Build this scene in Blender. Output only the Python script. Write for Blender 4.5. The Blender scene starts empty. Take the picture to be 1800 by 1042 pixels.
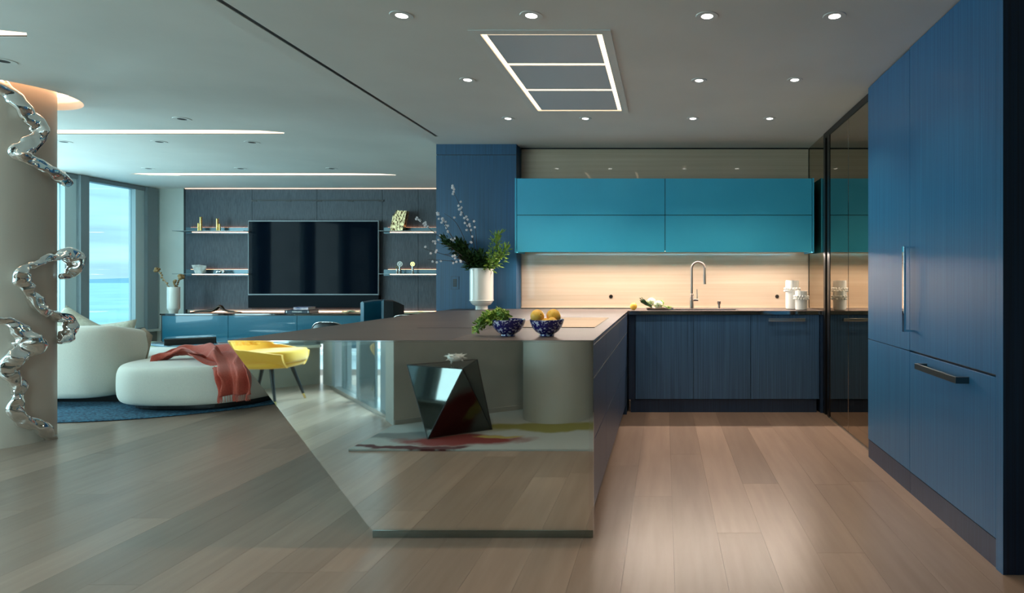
import bpy, bmesh, math, random
from mathutils import Vector, Matrix, noise
PI = math.pi
random.seed(7)
# ------------------------------------------------------------------ camera
F, CX, CY, CAMZ = 1080.0, 1169.0, 491.0, 1.21
sc = bpy.context.scene
C = sc.collection
cam_d = bpy.data.cameras.new('camera'); cam = bpy.data.objects.new('camera', cam_d); C.objects.link(cam)
cam.location = (0, 0, CAMZ); cam.rotation_euler = (PI/2, 0, 0)
cam_d.sensor_width = 36; cam_d.sensor_fit = 'HORIZONTAL'; cam_d.lens = 36*F/1800
cam_d.shift_x = (900-CX)/1800; cam_d.shift_y = -(521-CY)/1800
cam_d.clip_start = 0.05; cam_d.clip_end = 60000
sc.camera = cam
# ------------------------------------------------------------------ colour management
sc.view_settings.view_transform = 'Standard'; sc.view_settings.look = 'None'
sc.view_settings.gamma = 1; sc.view_settings.use_curve_mapping = False
sc.view_settings.exposure = 0.32
# ------------------------------------------------------------------ world: overcast bright sky, brighter to the zenith
W = bpy.data.worlds.new('world'); sc.world = W; W.use_nodes = True
nt = W.node_tree; nt.nodes.clear()
def N(nt, t, **kw):
    n = nt.nodes.new(t)
    for k, v in kw.items(): setattr(n, k, v)
    return n
tc = N(nt, 'ShaderNodeTexCoord'); sp = N(nt, 'ShaderNodeSeparateXYZ')
nt.links.new(tc.outputs['Generated'], sp.inputs[0])
ramp = N(nt, 'ShaderNodeValToRGB')
e = ramp.color_ramp.elements
e[0].position = 0.0; e[0].color = (0.52, 0.82, 0.92, 1)
e[1].position = 1.0; e[1].color = (1.5, 2.1, 2.5, 1)
x = ramp.color_ramp.elements.new(0.25); x.color = (0.42, 0.80, .95, 1)
nt.links.new(sp.outputs['Z'], ramp.inputs[0])
mp = N(nt, 'ShaderNodeMapping'); mp.inputs['Scale'].default_value = (1.5, 1.5, 14)
nz = N(nt, 'ShaderNodeTexNoise'); nz.inputs['Scale'].default_value = 2.2; nz.inputs['Detail'].default_value = 5
nt.links.new(tc.outputs['Generated'], mp.inputs[0]); nt.links.new(mp.outputs[0], nz.inputs[0])
cr = N(nt, 'ShaderNodeMapRange'); cr.inputs[1].default_value = 0.4; cr.inputs[2].default_value = 0.65
cr.inputs[3].default_value = 0.9; cr.inputs[4].default_value = 1.45
nt.links.new(nz.outputs[0], cr.inputs[0])
mul = N(nt, 'ShaderNodeVectorMath', operation='SCALE')
nt.links.new(ramp.outputs[0], mul.inputs[0]); nt.links.new(cr.outputs[0], mul.inputs['Scale'])
bg = N(nt, 'ShaderNodeBackground'); bg.inputs[1].default_value = 1.0
out = N(nt, 'ShaderNodeOutputWorld')
nt.links.new(mul.outputs[0], bg.inputs[0]); nt.links.new(bg.outputs[0], out.inputs[0])
WARM = (1.0, 0.67, 0.42)
DOWN_W, LED_W = 15.0, 1.0

def area(name, loc, rot, sx, sy, power, col):
    d = bpy.data.lights.new(name, 'AREA'); d.shape = 'RECTANGLE'; d.size = sx; d.size_y = sy
    d.energy = power; d.color = col
    o = bpy.data.objects.new(name, d); C.objects.link(o); o.location = loc; o.rotation_euler = rot
    return o
def spot(name, loc, power, col, size=1.9, blend=0.6, rad=0.018, parent=None):
    d = bpy.data.lights.new(name, 'SPOT'); d.energy = power; d.color = col; d.spot_size = size
    d.spot_blend = blend; d.shadow_soft_size = rad
    o = bpy.data.objects.new(name, d); C.objects.link(o); o.location = loc
    return o

# daylight through the window bays outside the frame (left wall nearer bays, diagonal facade, sliding door)
DAY = (.74, .95, .97)
sun_d = bpy.data.lights.new('sun', 'SUN'); sun_d.energy = 5; sun_d.angle = .05; sun_d.color = (1, .97, .92)  # sun lamp added only to brighten the building outside the door
sun = bpy.data.objects.new('sun', sun_d); C.objects.link(sun); sun.rotation_euler = Vector((.35, .75, .62)).to_track_quat('Z', 'Y').to_euler()
def daylight(name, ax, ay, bx_, by_, z0, z1, rad):
    dx, dy = bx_-ax, by_-ay; L = math.hypot(dx, dy); h = z1-z0
    nx, ny = -dy/L, dx/L                                  # into the room, left of travel
    o = area(name, ((ax+bx_)/2-nx*.22, (ay+by_)/2-ny*.22, (z0+z1)/2), (0, 0, 0), L, h, rad*PI*L*h, DAY)
    z = Vector((-nx, -ny, 0)); y = Vector((0, 0, 1)); x_ = y.cross(z)
    o.rotation_euler = Matrix((x_, y, z)).transposed().to_euler()
    return o
daylight('daylight_left', -7.79, 7.5, -7.79, 3.4, .5, 2.55, 9.0)
daylight('daylight_facade', -7.7, 1.5, -4.1, -1.33, .5, 2.55, 4.5)
o = area('daylight_door', (-2.2, -1.6, 3.0), (0, 0, 0), 2.2, 1.6, 32*PI*3.5, DAY)
o.rotation_euler = Vector((.9, -1.2, 1.5)).to_track_quat('Z', 'Y').to_euler()
sc.cycles.max_bounces = 12; sc.cycles.diffuse_bounces = 8; sc.cycles.glossy_bounces = 8; sc.cycles.transparent_max_bounces = 12

# ------------------------------------------------------------------ helpers
def s2l(c): c /= 255.0; return c/12.92 if c <= .04045 else ((c+.055)/1.055)**2.4
def rgb(r, g, b): return (s2l(r), s2l(g), s2l(b), 1)
def at(x, y, Y): return Vector(((x-CX)/F*Y, Y, CAMZ-(y-CY)/F*Y))
def onz(x, y, z):
    Y = (CAMZ-z)*F/(y-CY); return Vector(((x-CX)/F*Y, Y, z))

def mat(name, col, rough=.5, metal=0., coat=0., emit=None, estr=0., spec=.5, coat_rough=.03, sheen=0.):
    m = bpy.data.materials.new(name); m.use_nodes = True
    b = m.node_tree.nodes['Principled BSDF']
    b.inputs['Base Color'].default_value = col if len(col) == 4 else (*col, 1)
    b.inputs['Roughness'].default_value = rough; b.inputs['Metallic'].default_value = metal
    b.inputs['Coat Weight'].default_value = coat; b.inputs['Coat Roughness'].default_value = coat_rough
    b.inputs['Specular IOR Level'].default_value = spec
    if sheen: b.inputs['Sheen Weight'].default_value = sheen
    if emit:
        b.inputs['Emission Color'].default_value = (*emit[:3], 1); b.inputs['Emission Strength'].default_value = estr
    return m
def noisy(m, scale, c1, c2, detail=4, lo=.35, hi=.65, nscale=1., coord='Object', bump=0., randoff=False, dist=0.01, rand_mix=None):
    """colour from stretched noise (and optional bump)"""
    nt = m.node_tree; b = nt.nodes['Principled BSDF']
    tc = N(nt, 'ShaderNodeTexCoord'); mp = N(nt, 'ShaderNodeMapping'); mp.inputs['Scale'].default_value = scale
    src = tc.outputs[coord]
    if randoff:
        oi = N(nt, 'ShaderNodeObjectInfo'); ad = N(nt, 'ShaderNodeVectorMath', operation='MULTIPLY_ADD')
        cb = N(nt, 'ShaderNodeCombineXYZ')
        for i in range(3): nt.links.new(oi.outputs['Random'], cb.inputs[i])
        nt.links.new(cb.outputs[0], ad.inputs[0]); ad.inputs[1].default_value = (37, 53, 11); nt.links.new(src, ad.inputs[2]); src = ad.outputs[0]
    nt.links.new(src, mp.inputs[0])
    nz = N(nt, 'ShaderNodeTexNoise'); nz.inputs['Scale'].default_value = nscale; nz.inputs['Detail'].default_value = detail
    nt.links.new(mp.outputs[0], nz.inputs[0])
    r = N(nt, 'ShaderNodeValToRGB'); r.color_ramp.elements[0].position = lo; r.color_ramp.elements[1].position = hi
    r.color_ramp.elements[0].color = c1; r.color_ramp.elements[1].color = c2
    nt.links.new(nz.outputs[0], r.inputs[0]); colout = r.outputs[0]
    if rand_mix:
        oi = N(nt, 'ShaderNodeObjectInfo'); mr = N(nt, 'ShaderNodeMapRange')
        mr.inputs[3].default_value = rand_mix[0]; mr.inputs[4].default_value = rand_mix[1]
        nt.links.new(oi.outputs['Random'], mr.inputs[0])
        sm = N(nt, 'ShaderNodeVectorMath', operation='SCALE'); nt.links.new(colout, sm.inputs[0]); nt.links.new(mr.outputs[0], sm.inputs['Scale'])
        colout = sm.outputs[0]
    nt.links.new(colout, b.inputs['Base Color'])
    if bump:
        bp = N(nt, 'ShaderNodeBump'); bp.inputs['Strength'].default_value = bump; bp.inputs['Distance'].default_value = dist
        nt.links.new(nz.outputs[0], bp.inputs['Height']); nt.links.new(bp.outputs[0], b.inputs['Normal'])
    return m

M = {}
M['ceil'] = noisy(mat('painted_plaster', rgb(225, 225, 220), .6), (1, 1, 1), rgb(222, 222, 217), rgb(230, 230, 225), nscale=1.2)
M['wall'] = noisy(mat('grey_plaster', rgb(150, 150, 144), .55), (1, 1, 1), rgb(142, 144, 138), rgb(158, 158, 151), nscale=2)
M['wall_light'] = noisy(mat('pale_wall', rgb(205, 212, 205), .55), (1, 1, 1), rgb(200, 207, 200), rgb(210, 216, 209), nscale=2)
M['plank'] = noisy(mat('oak_plank', rgb(150, 130, 115), .29, spec=.5), (14, 1.2, 9), rgb(138, 118, 104), rgb(158, 138, 123), detail=7, lo=.22, hi=.8, nscale=1.5, randoff=True, rand_mix=(.74, 1.06))
M['gap'] = mat('floor_groove', rgb(96, 82, 72), .8)
def veneer(name, c1, c2, rough=.42, coat=.25):
    return noisy(mat(name, c1, rough, coat=coat, coat_rough=.25), (150, 150, 1.3), c1, c2, detail=5, lo=.25, hi=.8, randoff=True, bump=.08, dist=.001)
M['veneer'] = veneer('blue_stained_veneer', rgb(28, 86, 128), rgb(48, 116, 162))
M['veneer_dark'] = veneer('dark_blue_veneer', rgb(20, 40, 66), rgb(38, 66, 98))
M['veneer_col'] = veneer('column_blue_veneer', rgb(14, 66, 100), rgb(32, 94, 136), .5)
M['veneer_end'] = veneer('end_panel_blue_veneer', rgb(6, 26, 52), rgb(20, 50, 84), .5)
M['lacquer'] = noisy(mat('turquoise_lacquer', rgb(35, 140, 185), .42, coat=.3, coat_rough=.2), (1, 1, 1), rgb(58, 182, 222), rgb(64, 188, 226), nscale=2)
M['teal_gloss'] = mat('teal_gloss_glass', rgb(0, 92, 116), .3, coat=.55, coat_rough=.02, spec=.3)
M['counter'] = noisy(mat('taupe_metal_top', rgb(94, 86, 84), .45, metal=.0, spec=.3), (1, 1, 1), rgb(88, 80, 79), rgb(98, 90, 88), nscale=3)
M['counter_b'] = noisy(mat('dark_taupe_top', rgb(78, 72, 71), .4, metal=.0, spec=.4), (1, 1, 1), rgb(74, 68, 67), rgb(84, 78, 76), nscale=3)
M['mirror'] = mat('polished_steel_mirror', (.88, .91, .89), .02, metal=1)
M['steel'] = mat('brushed_steel', (.45, .45, .43), .28, metal=1)
M['steel_dk'] = mat('dull_steel', (.16, .19, .19), .35, metal=1)
M['bronze'] = mat('bronze_metal', (.30, .25, .22), .3, metal=1)
M['chrome'] = mat('chrome', (.85, .85, .85), .05, metal=1)
M['chrome_art'] = mat('mirror_polished_metal', (.86, .84, .82), .04, metal=1)
M['smoke'] = mat('smoked_mirror_glass', (.44, .37, .27), .01, metal=1)
M['black'] = mat('black_metal', rgb(14, 14, 15), .35)
M['blackgloss'] = mat('black_gloss', rgb(6, 7, 9), .04, coat=1)
M['tvscreen'] = mat('tv_screen', rgb(6, 14, 24), .05, spec=.03)
M['frame_grey'] = mat('window_frame_grey', rgb(128, 140, 145), .45)
M['frame_light'] = mat('window_frame_light', rgb(196, 214, 216), .45)
M['splash'] = noisy(mat('taupe_back_painted_glass', rgb(190, 165, 140), .22, coat=1.0, coat_rough=.02), (.5, .5, 34), rgb(196, 174, 150), rgb(210, 190, 167), detail=6, lo=.3, hi=.7)
M['porcelain'] = mat('white_porcelain', rgb(225, 225, 218), .25, coat=.6)
M['matwhite'] = mat('matt_white_ceramic', rgb(235, 235, 230), .5)
M['brass'] = mat('brass', (.75, .55, .22), .22, metal=1)
M['sofa'] = noisy(mat('cream_boucle', rgb(214, 212, 200), .9, sheen=.3), (170, 170, 170), rgb(206, 204, 193), rgb(218, 216, 204), nscale=1.5, bump=.35, dist=.002)
M['sofa_tan'] = mat('taupe_fabric', rgb(150, 135, 118), .85)
M['pillow'] = noisy(mat('stone_pillow_fabric', rgb(190, 190, 172), .9), (40, 40, 40), rgb(180, 180, 164), rgb(200, 200, 184), bump=.3)
M['coral'] = noisy(mat('coral_wool', rgb(180, 80, 62), .9, sheen=.2), (120, 120, 120), rgb(170, 72, 54), rgb(190, 86, 68), bump=.3, dist=.002)
M['yellow'] = mat('mustard_velvet', rgb(236, 178, 44), .7, sheen=.5)
M['legblack'] = mat('black_lacquered_wood', rgb(22, 26, 30), .35)
M['leather'] = mat('teal_leather', rgb(34, 98, 122), .3, coat=.4, coat_rough=.2)
M['leather_dk'] = mat('black_teal_leather', rgb(14, 26, 32), .4)
M['leaf'] = noisy(mat('dark_green_leaf', rgb(30, 60, 30), .5), (30, 30, 30), rgb(22, 50, 26), rgb(58, 96, 44))
M['leaf2'] = noisy(mat('fresh_green_leaf', rgb(90, 140, 50), .5), (30, 30, 30), rgb(72, 124, 36), rgb(170, 200, 90))
M['twig'] = mat('dark_twig', rgb(52, 38, 36), .7)
M['blossom'] = mat('white_blossom', rgb(235, 225, 228), .6)
M['citrus'] = noisy(mat('citrus_peel', rgb(240, 175, 60), .4), (60, 60, 60), rgb(250, 190, 62), rgb(253, 208, 98), bump=.2, dist=.001)
M['caul'] = noisy(mat('cauliflower', rgb(225, 225, 195), .7), (60, 60, 60), rgb(180, 200, 150), rgb(238, 236, 215), bump=.8)
M['gold'] = noisy(mat('gold_openwork', rgb(200, 150, 60), .3, metal=.8), (30, 30, 12), rgb(70, 40, 12), rgb(236, 214, 165), lo=.42, hi=.55, nscale=2)
M['stone'] = noisy(mat('veined_stone', rgb(200, 200, 195), .3), (6, 6, 6), rgb(150, 140, 130), rgb(225, 228, 225))
M['rugblue'] = None
M['led'] = mat('warm_led', (1, .8, .6), .5, emit=(1.0, .66, .42), estr=9)
M['led_ceiling'] = mat('warm_led_panel', (1, .8, .6), .5, emit=(1.0, .76, .55), estr=1.5)
M['led_white'] = mat('downlight_lens', (1, 1, 1), .5, emit=(1.0, .95, .88), estr=9)
M['trim'] = mat('downlight_trim', rgb(225, 226, 222), .5)
M['recess'] = mat('unlit_lamp_recess', rgb(30, 26, 24), .6)
M['outlet'] = mat('bronze_outlet', rgb(70, 60, 50), .35, metal=.6)
M['white_paint'] = mat('white_render', rgb(235, 238, 235), .7)
M['concrete'] = mat('terrace_tile', rgb(170, 180, 180), .6)
M['bldg_glass'] = mat('far_window', rgb(40, 70, 80), .2)
M['hill'] = mat('far_hill', rgb(84, 130, 145), 1)
M['sea'] = noisy(mat('sea_water', rgb(90, 150, 165), .5), (.002, .002, .002), rgb(96, 142, 156), rgb(120, 165, 178), nscale=3)
# window glass: tinted clear pane
g = bpy.data.materials.new('window_glass'); g.use_nodes = True; t = g.node_tree; t.nodes.clear()
tr = N(t, 'ShaderNodeBsdfTransparent'); tr.inputs[0].default_value = (.86, .95, .97, 1)
gl = N(t, 'ShaderNodeBsdfGlossy'); gl.inputs['Roughness'].default_value = .0
lw = N(t, 'ShaderNodeLayerWeight'); lw.inputs[0].default_value = .5
pw = N(t, 'ShaderNodeMath', operation='POWER'); pw.inputs[1].default_value = 4.5; t.links.new(lw.outputs['Facing'], pw.inputs[0])
fr = N(t, 'ShaderNodeMath', operation='MULTIPLY_ADD'); fr.inputs[1].default_value = .7; fr.inputs[2].default_value = .04; t.links.new(pw.outputs[0], fr.inputs[0])
mx = N(t, 'ShaderNodeMixShader'); oo = N(t, 'ShaderNodeOutputMaterial')
t.links.new(fr.outputs[0], mx.inputs[0]); t.links.new(tr.outputs[0], mx.inputs[1]); t.links.new(gl.outputs[0], mx.inputs[2]); t.links.new(mx.outputs[0], oo.inputs[0])
M['glass'] = g
# speckled bowl
m = mat('cobalt_speckled_glaze', rgb(20, 30, 120), .2, coat=.8); M['speckle'] = noisy(m, (1, 1, 1), rgb(18, 24, 112), rgb(205, 210, 235), detail=3, lo=.54, hi=.6, nscale=75)
# rug blue: woven grid
m = noisy(mat('blue_woven_rug', rgb(20, 62, 88), .95), (34, 60, 34), rgb(14, 46, 70), rgb(54, 108, 134), lo=.38, hi=.64, nscale=1.2, bump=.8, dist=.01); M['rugblue'] = m
# abstract rug
m = mat('abstract_rug', rgb(150, 155, 150), .95); M['rugart'] = m
nt = m.node_tree; b = nt.nodes['Principled BSDF']; tc = N(nt, 'ShaderNodeTexCoord')
nz = N(nt, 'ShaderNodeTexNoise'); nz.inputs['Scale'].default_value = 3; nz.inputs['Detail'].default_value = 6
dm_ = N(nt, 'ShaderNodeVectorMath', operation='MULTIPLY_ADD'); dm_.inputs[1].default_value = (.9, .35, 0)
nt.links.new(tc.outputs['Object'], nz.inputs[0]); nt.links.new(nz.outputs['Color'], dm_.inputs[0]); nt.links.new(tc.outputs['Object'], dm_.inputs[2])
prev = None
for col_, c_, sc_ in ((rgb(150, 158, 156), (0, 0), (1, 1)), (rgb(105, 112, 112), (-1.1, .45), (.45, .10)), (rgb(118, 118, 60), (-.05, .16), (.9, .15)), (rgb(112, 40, 36), (-.70, .58), (.46, .17)), (rgb(70, 26, 28), (-.95, .78), (.5, .05)), (rgb(150, 138, 74), (-.45, .50), (.22, .05))):
    if prev is None: prev = N(nt, 'ShaderNodeRGB'); prev.outputs[0].default_value = col_; continue
    mp = N(nt, 'ShaderNodeMapping'); mp.vector_type = 'TEXTURE'; mp.inputs['Location'].default_value = (c_[0]+.45, c_[1]+.17+.5, 0); mp.inputs['Scale'].default_value = (*sc_, 1)
    gr = N(nt, 'ShaderNodeVectorMath', operation='LENGTH'); mr_ = N(nt, 'ShaderNodeMapRange'); mr_.inputs[1].default_value = 1.15; mr_.inputs[2].default_value = .75
    mi_ = N(nt, 'ShaderNodeMixRGB'); mi_.inputs[2].default_value = col_
    nt.links.new(dm_.outputs[0], mp.inputs[0]); nt.links.new(mp.outputs[0], gr.inputs[0]); nt.links.new(gr.outputs['Value'], mr_.inputs[0]); nt.links.new(mr_.outputs[0], mi_.inputs[0])
    nt.links.new(prev.outputs[0], mi_.inputs[1]); prev = mi_
nt.links.new(prev.outputs[0], b.inputs['Base Color'])
# ribbed wall covering
m = mat('ribbed_slate_wallcovering', rgb(66, 72, 80), .65); M['ribbed'] = noisy(m, (95, 95, 12), rgb(62, 67, 75), rgb(80, 86, 94), detail=2, lo=.3, hi=.7, bump=.35, dist=.006)

# --- bmesh shapes
def nb(): return bmesh.new()
def box(bm, x0, x1, y0, y1, z0, z1, bev=0, seg=2):
    r = bmesh.ops.create_cube(bm, size=1)
    vs = r['verts']
    for v in vs: v.co = Vector(((x0+x1)/2+v.co.x*(x1-x0), (y0+y1)/2+v.co.y*(y1-y0), (z0+z1)/2+v.co.z*(z1-z0)))
    if bev:
        es = list({e for v in vs for e in v.link_edges})
        bmesh.ops.bevel(bm, geom=es, offset=bev, segments=seg, affect='EDGES', profile=.5)
    return bm
def prism(bm, pts, z0, z1, axis='z'):
    """extrude polygon pts: axis z -> (x,y) ; axis y -> (x,z) between y=z0..z1"""
    def P(p, h): return (p[0], p[1], h) if axis == 'z' else ((p[0], h, p[1]) if axis == 'y' else (h, p[0], p[1]))
    a = [bm.verts.new(P(p, z0)) for p in pts]; b = [bm.verts.new(P(p, z1)) for p in pts]
    n = len(pts); bm.faces.new(a); bm.faces.new(b[::-1])
    for i in range(n): bm.faces.new((a[i], a[(i+1) % n], b[(i+1) % n], b[i]))
    bmesh.ops.recalc_face_normals(bm, faces=bm.faces[:]); return bm
def lathe(bm, prof, cx=0, cy=0, z=0, n=32, sx=1, sy=1, cap=True):
    rings = []
    for r_, h in prof:
        rings.append([bm.verts.new((cx+r_*sx*math.cos(2*PI*i/n), cy+r_*sy*math.sin(2*PI*i/n), z+h)) for i in range(n)])
    for a, b in zip(rings, rings[1:]):
        for i in range(n): bm.faces.new((a[i], a[(i+1) % n], b[(i+1) % n], b[i]))
    if cap: bm.faces.new(rings[0][::-1]); bm.faces.new(rings[-1])
    return bm
def frames(pts):
    pts = [Vector(p) for p in pts]; out = []; up = None
    for i, p in enumerate(pts):
        a = pts[max(i-1, 0)]; b = pts[min(i+1, len(pts)-1)]; t = (b-a).normalized()
        if up is None:
            up = Vector((0, 0, 1)) if abs(t.z) < .9 else Vector((1, 0, 0))
        s = t.cross(up).normalized(); up = s.cross(t).normalized(); out.append((p, t, s, up.copy()))
    return out
def tube(bm, pts, r, n=10, r_fn=None, flat=1.0, cap=True):
    rings = []
    L = len(pts)
    for i, (p, t, s, u) in enumerate(frames(pts)):
        rr = r_fn(i/(L-1)) if r_fn else (r[i] if isinstance(r, (list, tuple)) else r)
        rings.append([bm.verts.new(p + s*math.cos(2*PI*k/n)*rr + u*math.sin(2*PI*k/n)*rr*flat) for k in range(n)])
    for a, b in zip(rings, rings[1:]):
        for i in range(n): bm.faces.new((a[i], a[(i+1) % n], b[(i+1) % n], b[i]))
    if cap: bm.faces.new(rings[0][::-1]); bm.faces.new(rings[-1])
    return bm
def smooth_path(pts, k=6):
    pts = [Vector(p) for p in pts]; out = []
    for i in range(len(pts)-1):
        p0 = pts[max(i-1, 0)]; p1 = pts[i]; p2 = pts[i+1]; p3 = pts[min(i+2, len(pts)-1)]
        for j in range(k):
            t = j/k
            out.append(.5*((2*p1)+(-p0+p2)*t+(2*p0-5*p1+4*p2-p3)*t*t+(-p0+3*p1-3*p2+p3)*t**3))
    out.append(pts[-1]); return out
def sphere(bm, c, r, seg=16, sz=1.0, sxy=1.0):
    rr = bmesh.ops.create_uvsphere(bm, u_segments=seg, v_segments=max(6, seg//2+2), radius=r)
    for v in rr['verts']: v.co = Vector((v.co.x*sxy+c[0], v.co.y*sxy+c[1], v.co.z*sz+c[2]))
    return bm
def supere(bm, c, rx, ry, z0, z1, n=48, p=2.6, edge=.1, rings=8, taper=0.):
    """soft pad: superellipse plan, rounded vertical profile"""
    prof = []
    for i in range(rings+1):
        a = -PI/2+PI*i/rings
        prof.append((1-edge*(1-max(0, math.cos(a))**.6), (z0+z1)/2+(z1-z0)/2*math.copysign(abs(math.sin(a))**.62, a)))
    R = []
    for k, h in prof:
        t = (h-z0)/(z1-z0); kk = k*(1-taper*(1-t))
        ring = []
        for i in range(n):
            th = 2*PI*i/n; cx, sy = math.cos(th), math.sin(th)
            ring.append(bm.verts.new((c[0]+rx*kk*math.copysign(abs(cx)**(2/p), cx), c[1]+ry*kk*math.copysign(abs(sy)**(2/p), sy), h)))
        R.append(ring)
    for a, b in zip(R, R[1:]):
        for i in range(n): bm.faces.new((a[i], a[(i+1) % n], b[(i+1) % n], b[i]))
    bm.faces.new(R[0][::-1]); bm.faces.new(R[-1]); return bm

def wloc(o):
    v = Vector((0, 0, 0))
    while o is not None: v += o.location; o = o.parent
    return v
def setp(o, label=None, cat=None, group=None, kind=None):
    if label: o['label'] = label
    if cat: o['category'] = cat
    if group: o['group'] = group
    if kind: o['kind'] = kind
    return o
def thing(name, label, cat, loc, group=None, kind=None):
    o = bpy.data.objects.new(name, None); C.objects.link(o); o.location = loc; o.empty_display_size = .05
    return setp(o, label, cat, group, kind)
def obj(name, bm, m, parent=None, smooth=False, local=False, label=None, cat=None, group=None, kind=None, sub=0, mod=None):
    """parts are modelled in world coordinates and re-based on their parent; top-level meshes get their origin at the base centre"""
    if parent is not None: off = Vector((0, 0, 0)) if local else wloc(parent)
    elif local: off = Vector((0, 0, 0))
    else:
        xs = [v.co.x for v in bm.verts]; ys = [v.co.y for v in bm.verts]; zs = [v.co.z for v in bm.verts]
        off = Vector(((min(xs)+max(xs))/2, (min(ys)+max(ys))/2, min(zs)))
    if not local: bmesh.ops.translate(bm, vec=-off, verts=bm.verts)
    me = bpy.data.meshes.new(name); bm.to_mesh(me); bm.free()
    if smooth:
        for p in me.polygons: p.use_smooth = True
        if smooth == 'auto':
            me.set_sharp_from_angle(angle=math.radians(40))
    o = bpy.data.objects.new(name, me); C.objects.link(o)
    if m: me.materials.append(M[m] if isinstance(m, str) else m)
    if parent is not None: o.parent = parent
    elif not local: o.location = off
    if sub:
        md = o.modifiers.new('subdivision', 'SUBSURF'); md.levels = sub; md.render_levels = sub
    return setp(o, label, cat, group, kind)
def bx(*a, bev=0): return box(nb(), *a, bev=bev)
def filled(name, outline, holes, z0, z1, m, parent=None, kind='structure'):
    """flat slab with holes, by filling a 2D curve"""
    cu = bpy.data.curves.new(name+'_curve', 'CURVE'); cu.dimensions = '2D'; cu.fill_mode = 'BOTH'; cu.extrude = (z1-z0)/2
    for poly in [outline]+holes:
        s = cu.splines.new('POLY'); s.points.add(len(poly)-1)
        for p, q in zip(s.points, poly): p.co = (q[0], q[1], 0, 1)
        s.use_cyclic_u = True
    t = bpy.data.objects.new(name+'_tmp', cu); C.objects.link(t)
    dg = bpy.context.evaluated_depsgraph_get(); dg.update()
    me = bpy.data.meshes.new_from_object(t.evaluated_get(dg)); bpy.data.objects.remove(t)
    o = bpy.data.objects.new(name, me); C.objects.link(o); me.materials.clear(); me.materials.append(M[m])
    o.location = (0, 0, (z0+z1)/2)
    if parent: o.parent = parent
    return setp(o, kind=kind)

# ================================================================== key dimensions
KC, LC = 2.525, 2.60            # kitchen / living ceiling heights
CT = 0.925                      # worktop height
YI = 2.879                      # island mirror face
YB = 5.584                      # base cabinet face
YW = 6.16                       # kitchen back wall
XI = -0.336                     # island right face
YT = 9.38                       # TV wall
XW = -7.79                      # window wall
# ================================================================== floor
floor = obj('floor', bx(XW-.2, 2.2, -2.6, YT+.1, -.12, -.012), 'gap', kind='structure')
cache = {}
random.seed(11)
PW = .2113
nrow = 44
for r_ in range(nrow):
    x0 = XW+.01+r_*PW; y = -2.0 - random.uniform(0, 2.0)
    while y < YT:
        L = random.choice((1.9, 2.3, 2.7, 3.0)); y0, y1 = max(y, -2.0), min(y+L, YT)
        y += L
        if y1-y0 < .05: continue
        key = round(y1-y0, 2)
        if key not in cache:
            b_ = bx(-PW/2+.0004, PW/2-.0004, -key/2+.0005, key/2-.0005, -.012, 0)
            me = bpy.data.meshes.new('plank'); b_.to_mesh(me); b_.free(); me.materials.append(M['plank']); cache[key] = me
        o = bpy.data.objects.new('plank', cache[key]); C.objects.link(o); o.parent = floor
        o.location = Vector((x0+PW/2, (y0+y1)/2, 0)) - floor.location
# ================================================================== ceilings
def pill(x0, x1, yc, w, n=10, pointed=(False, False)):
    """slot outline with rounded (or long pointed) ends"""
    P_ = []
    lp = .55
    if pointed[1]: P_ += [(x1-lp, yc-w/2), (x1-lp*.35, yc-w*.36), (x1, yc+w*.1), (x1-lp*.1, yc+w/2)]
    else: P_ += [(x1-w/2+w/2*math.sin(a), yc-w/2*math.cos(a)) for a in [PI*i/n for i in range(n+1)]]
    if pointed[0]: P_ += [(x0+lp, yc+w/2), (x0+lp*.3, yc+w*.3), (x0, yc-w*.3), (x0+lp*.3, yc-w/2)]
    else: P_ += [(x0+w/2-w/2*math.sin(a), yc+w/2*math.cos(a)) for a in [PI*i/n for i in range(n+1)]]
    return P_
slots = [pill(-7.3, -3.60, 5.80, .17, pointed=(False, True)), pill(-7.06, -3.57, 8.15, .19, pointed=(True, True)), pill(-6.4, -3.60, 3.45, .14, pointed=(False, True))]
CCX, CCY, CR = -4.98, 4.59, .313
ring = [(CCX+.465*math.cos(2*PI*i/56), CCY+.465*math.sin(2*PI*i/56)) for i in range(56)]
LX = -2.225
LPOLY = [(XW-.2, 1.5), (-4.02, -1.56), (-3.53, -1.18), (-2.34, .18), (LX, .36), (LX, YT+.1), (XW-.2, YT+.1)]
KPOLY = [(LX, .36), (2.2, -2.62), (2.2, YW+.1), (LX, YW+.1)]
filled('ceiling', LPOLY, slots+[ring], LC, LC+.06, 'ceil')
bm = prism(nb(), LPOLY, LC+.16, LC+.2)
obj('ceiling_slab', bm, 'ceil', kind='structure')
HX0, HX1, HY0, HY1 = -1.03, -.295, 3.242, 4.822
hole = [(HX0, HY0), (HX1, HY0), (HX1, HY1), (HX0, HY1)]
slit = [(-2.115, .8), (-2.085, .8), (-2.085, 5.66), (-2.115, 5.66)]
kc = filled('ceiling', KPOLY, [hole, slit], KC, KC+.1, 'ceil')
obj('ceiling_slab', prism(nb(), KPOLY, KC+.15, KC+.2), 'ceil', kind='structure')
obj('trim_1', bx(-2.1145, -2.0855, .805, 5.655, KC+.004, KC+.098), 'black', kind='structure')
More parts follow.
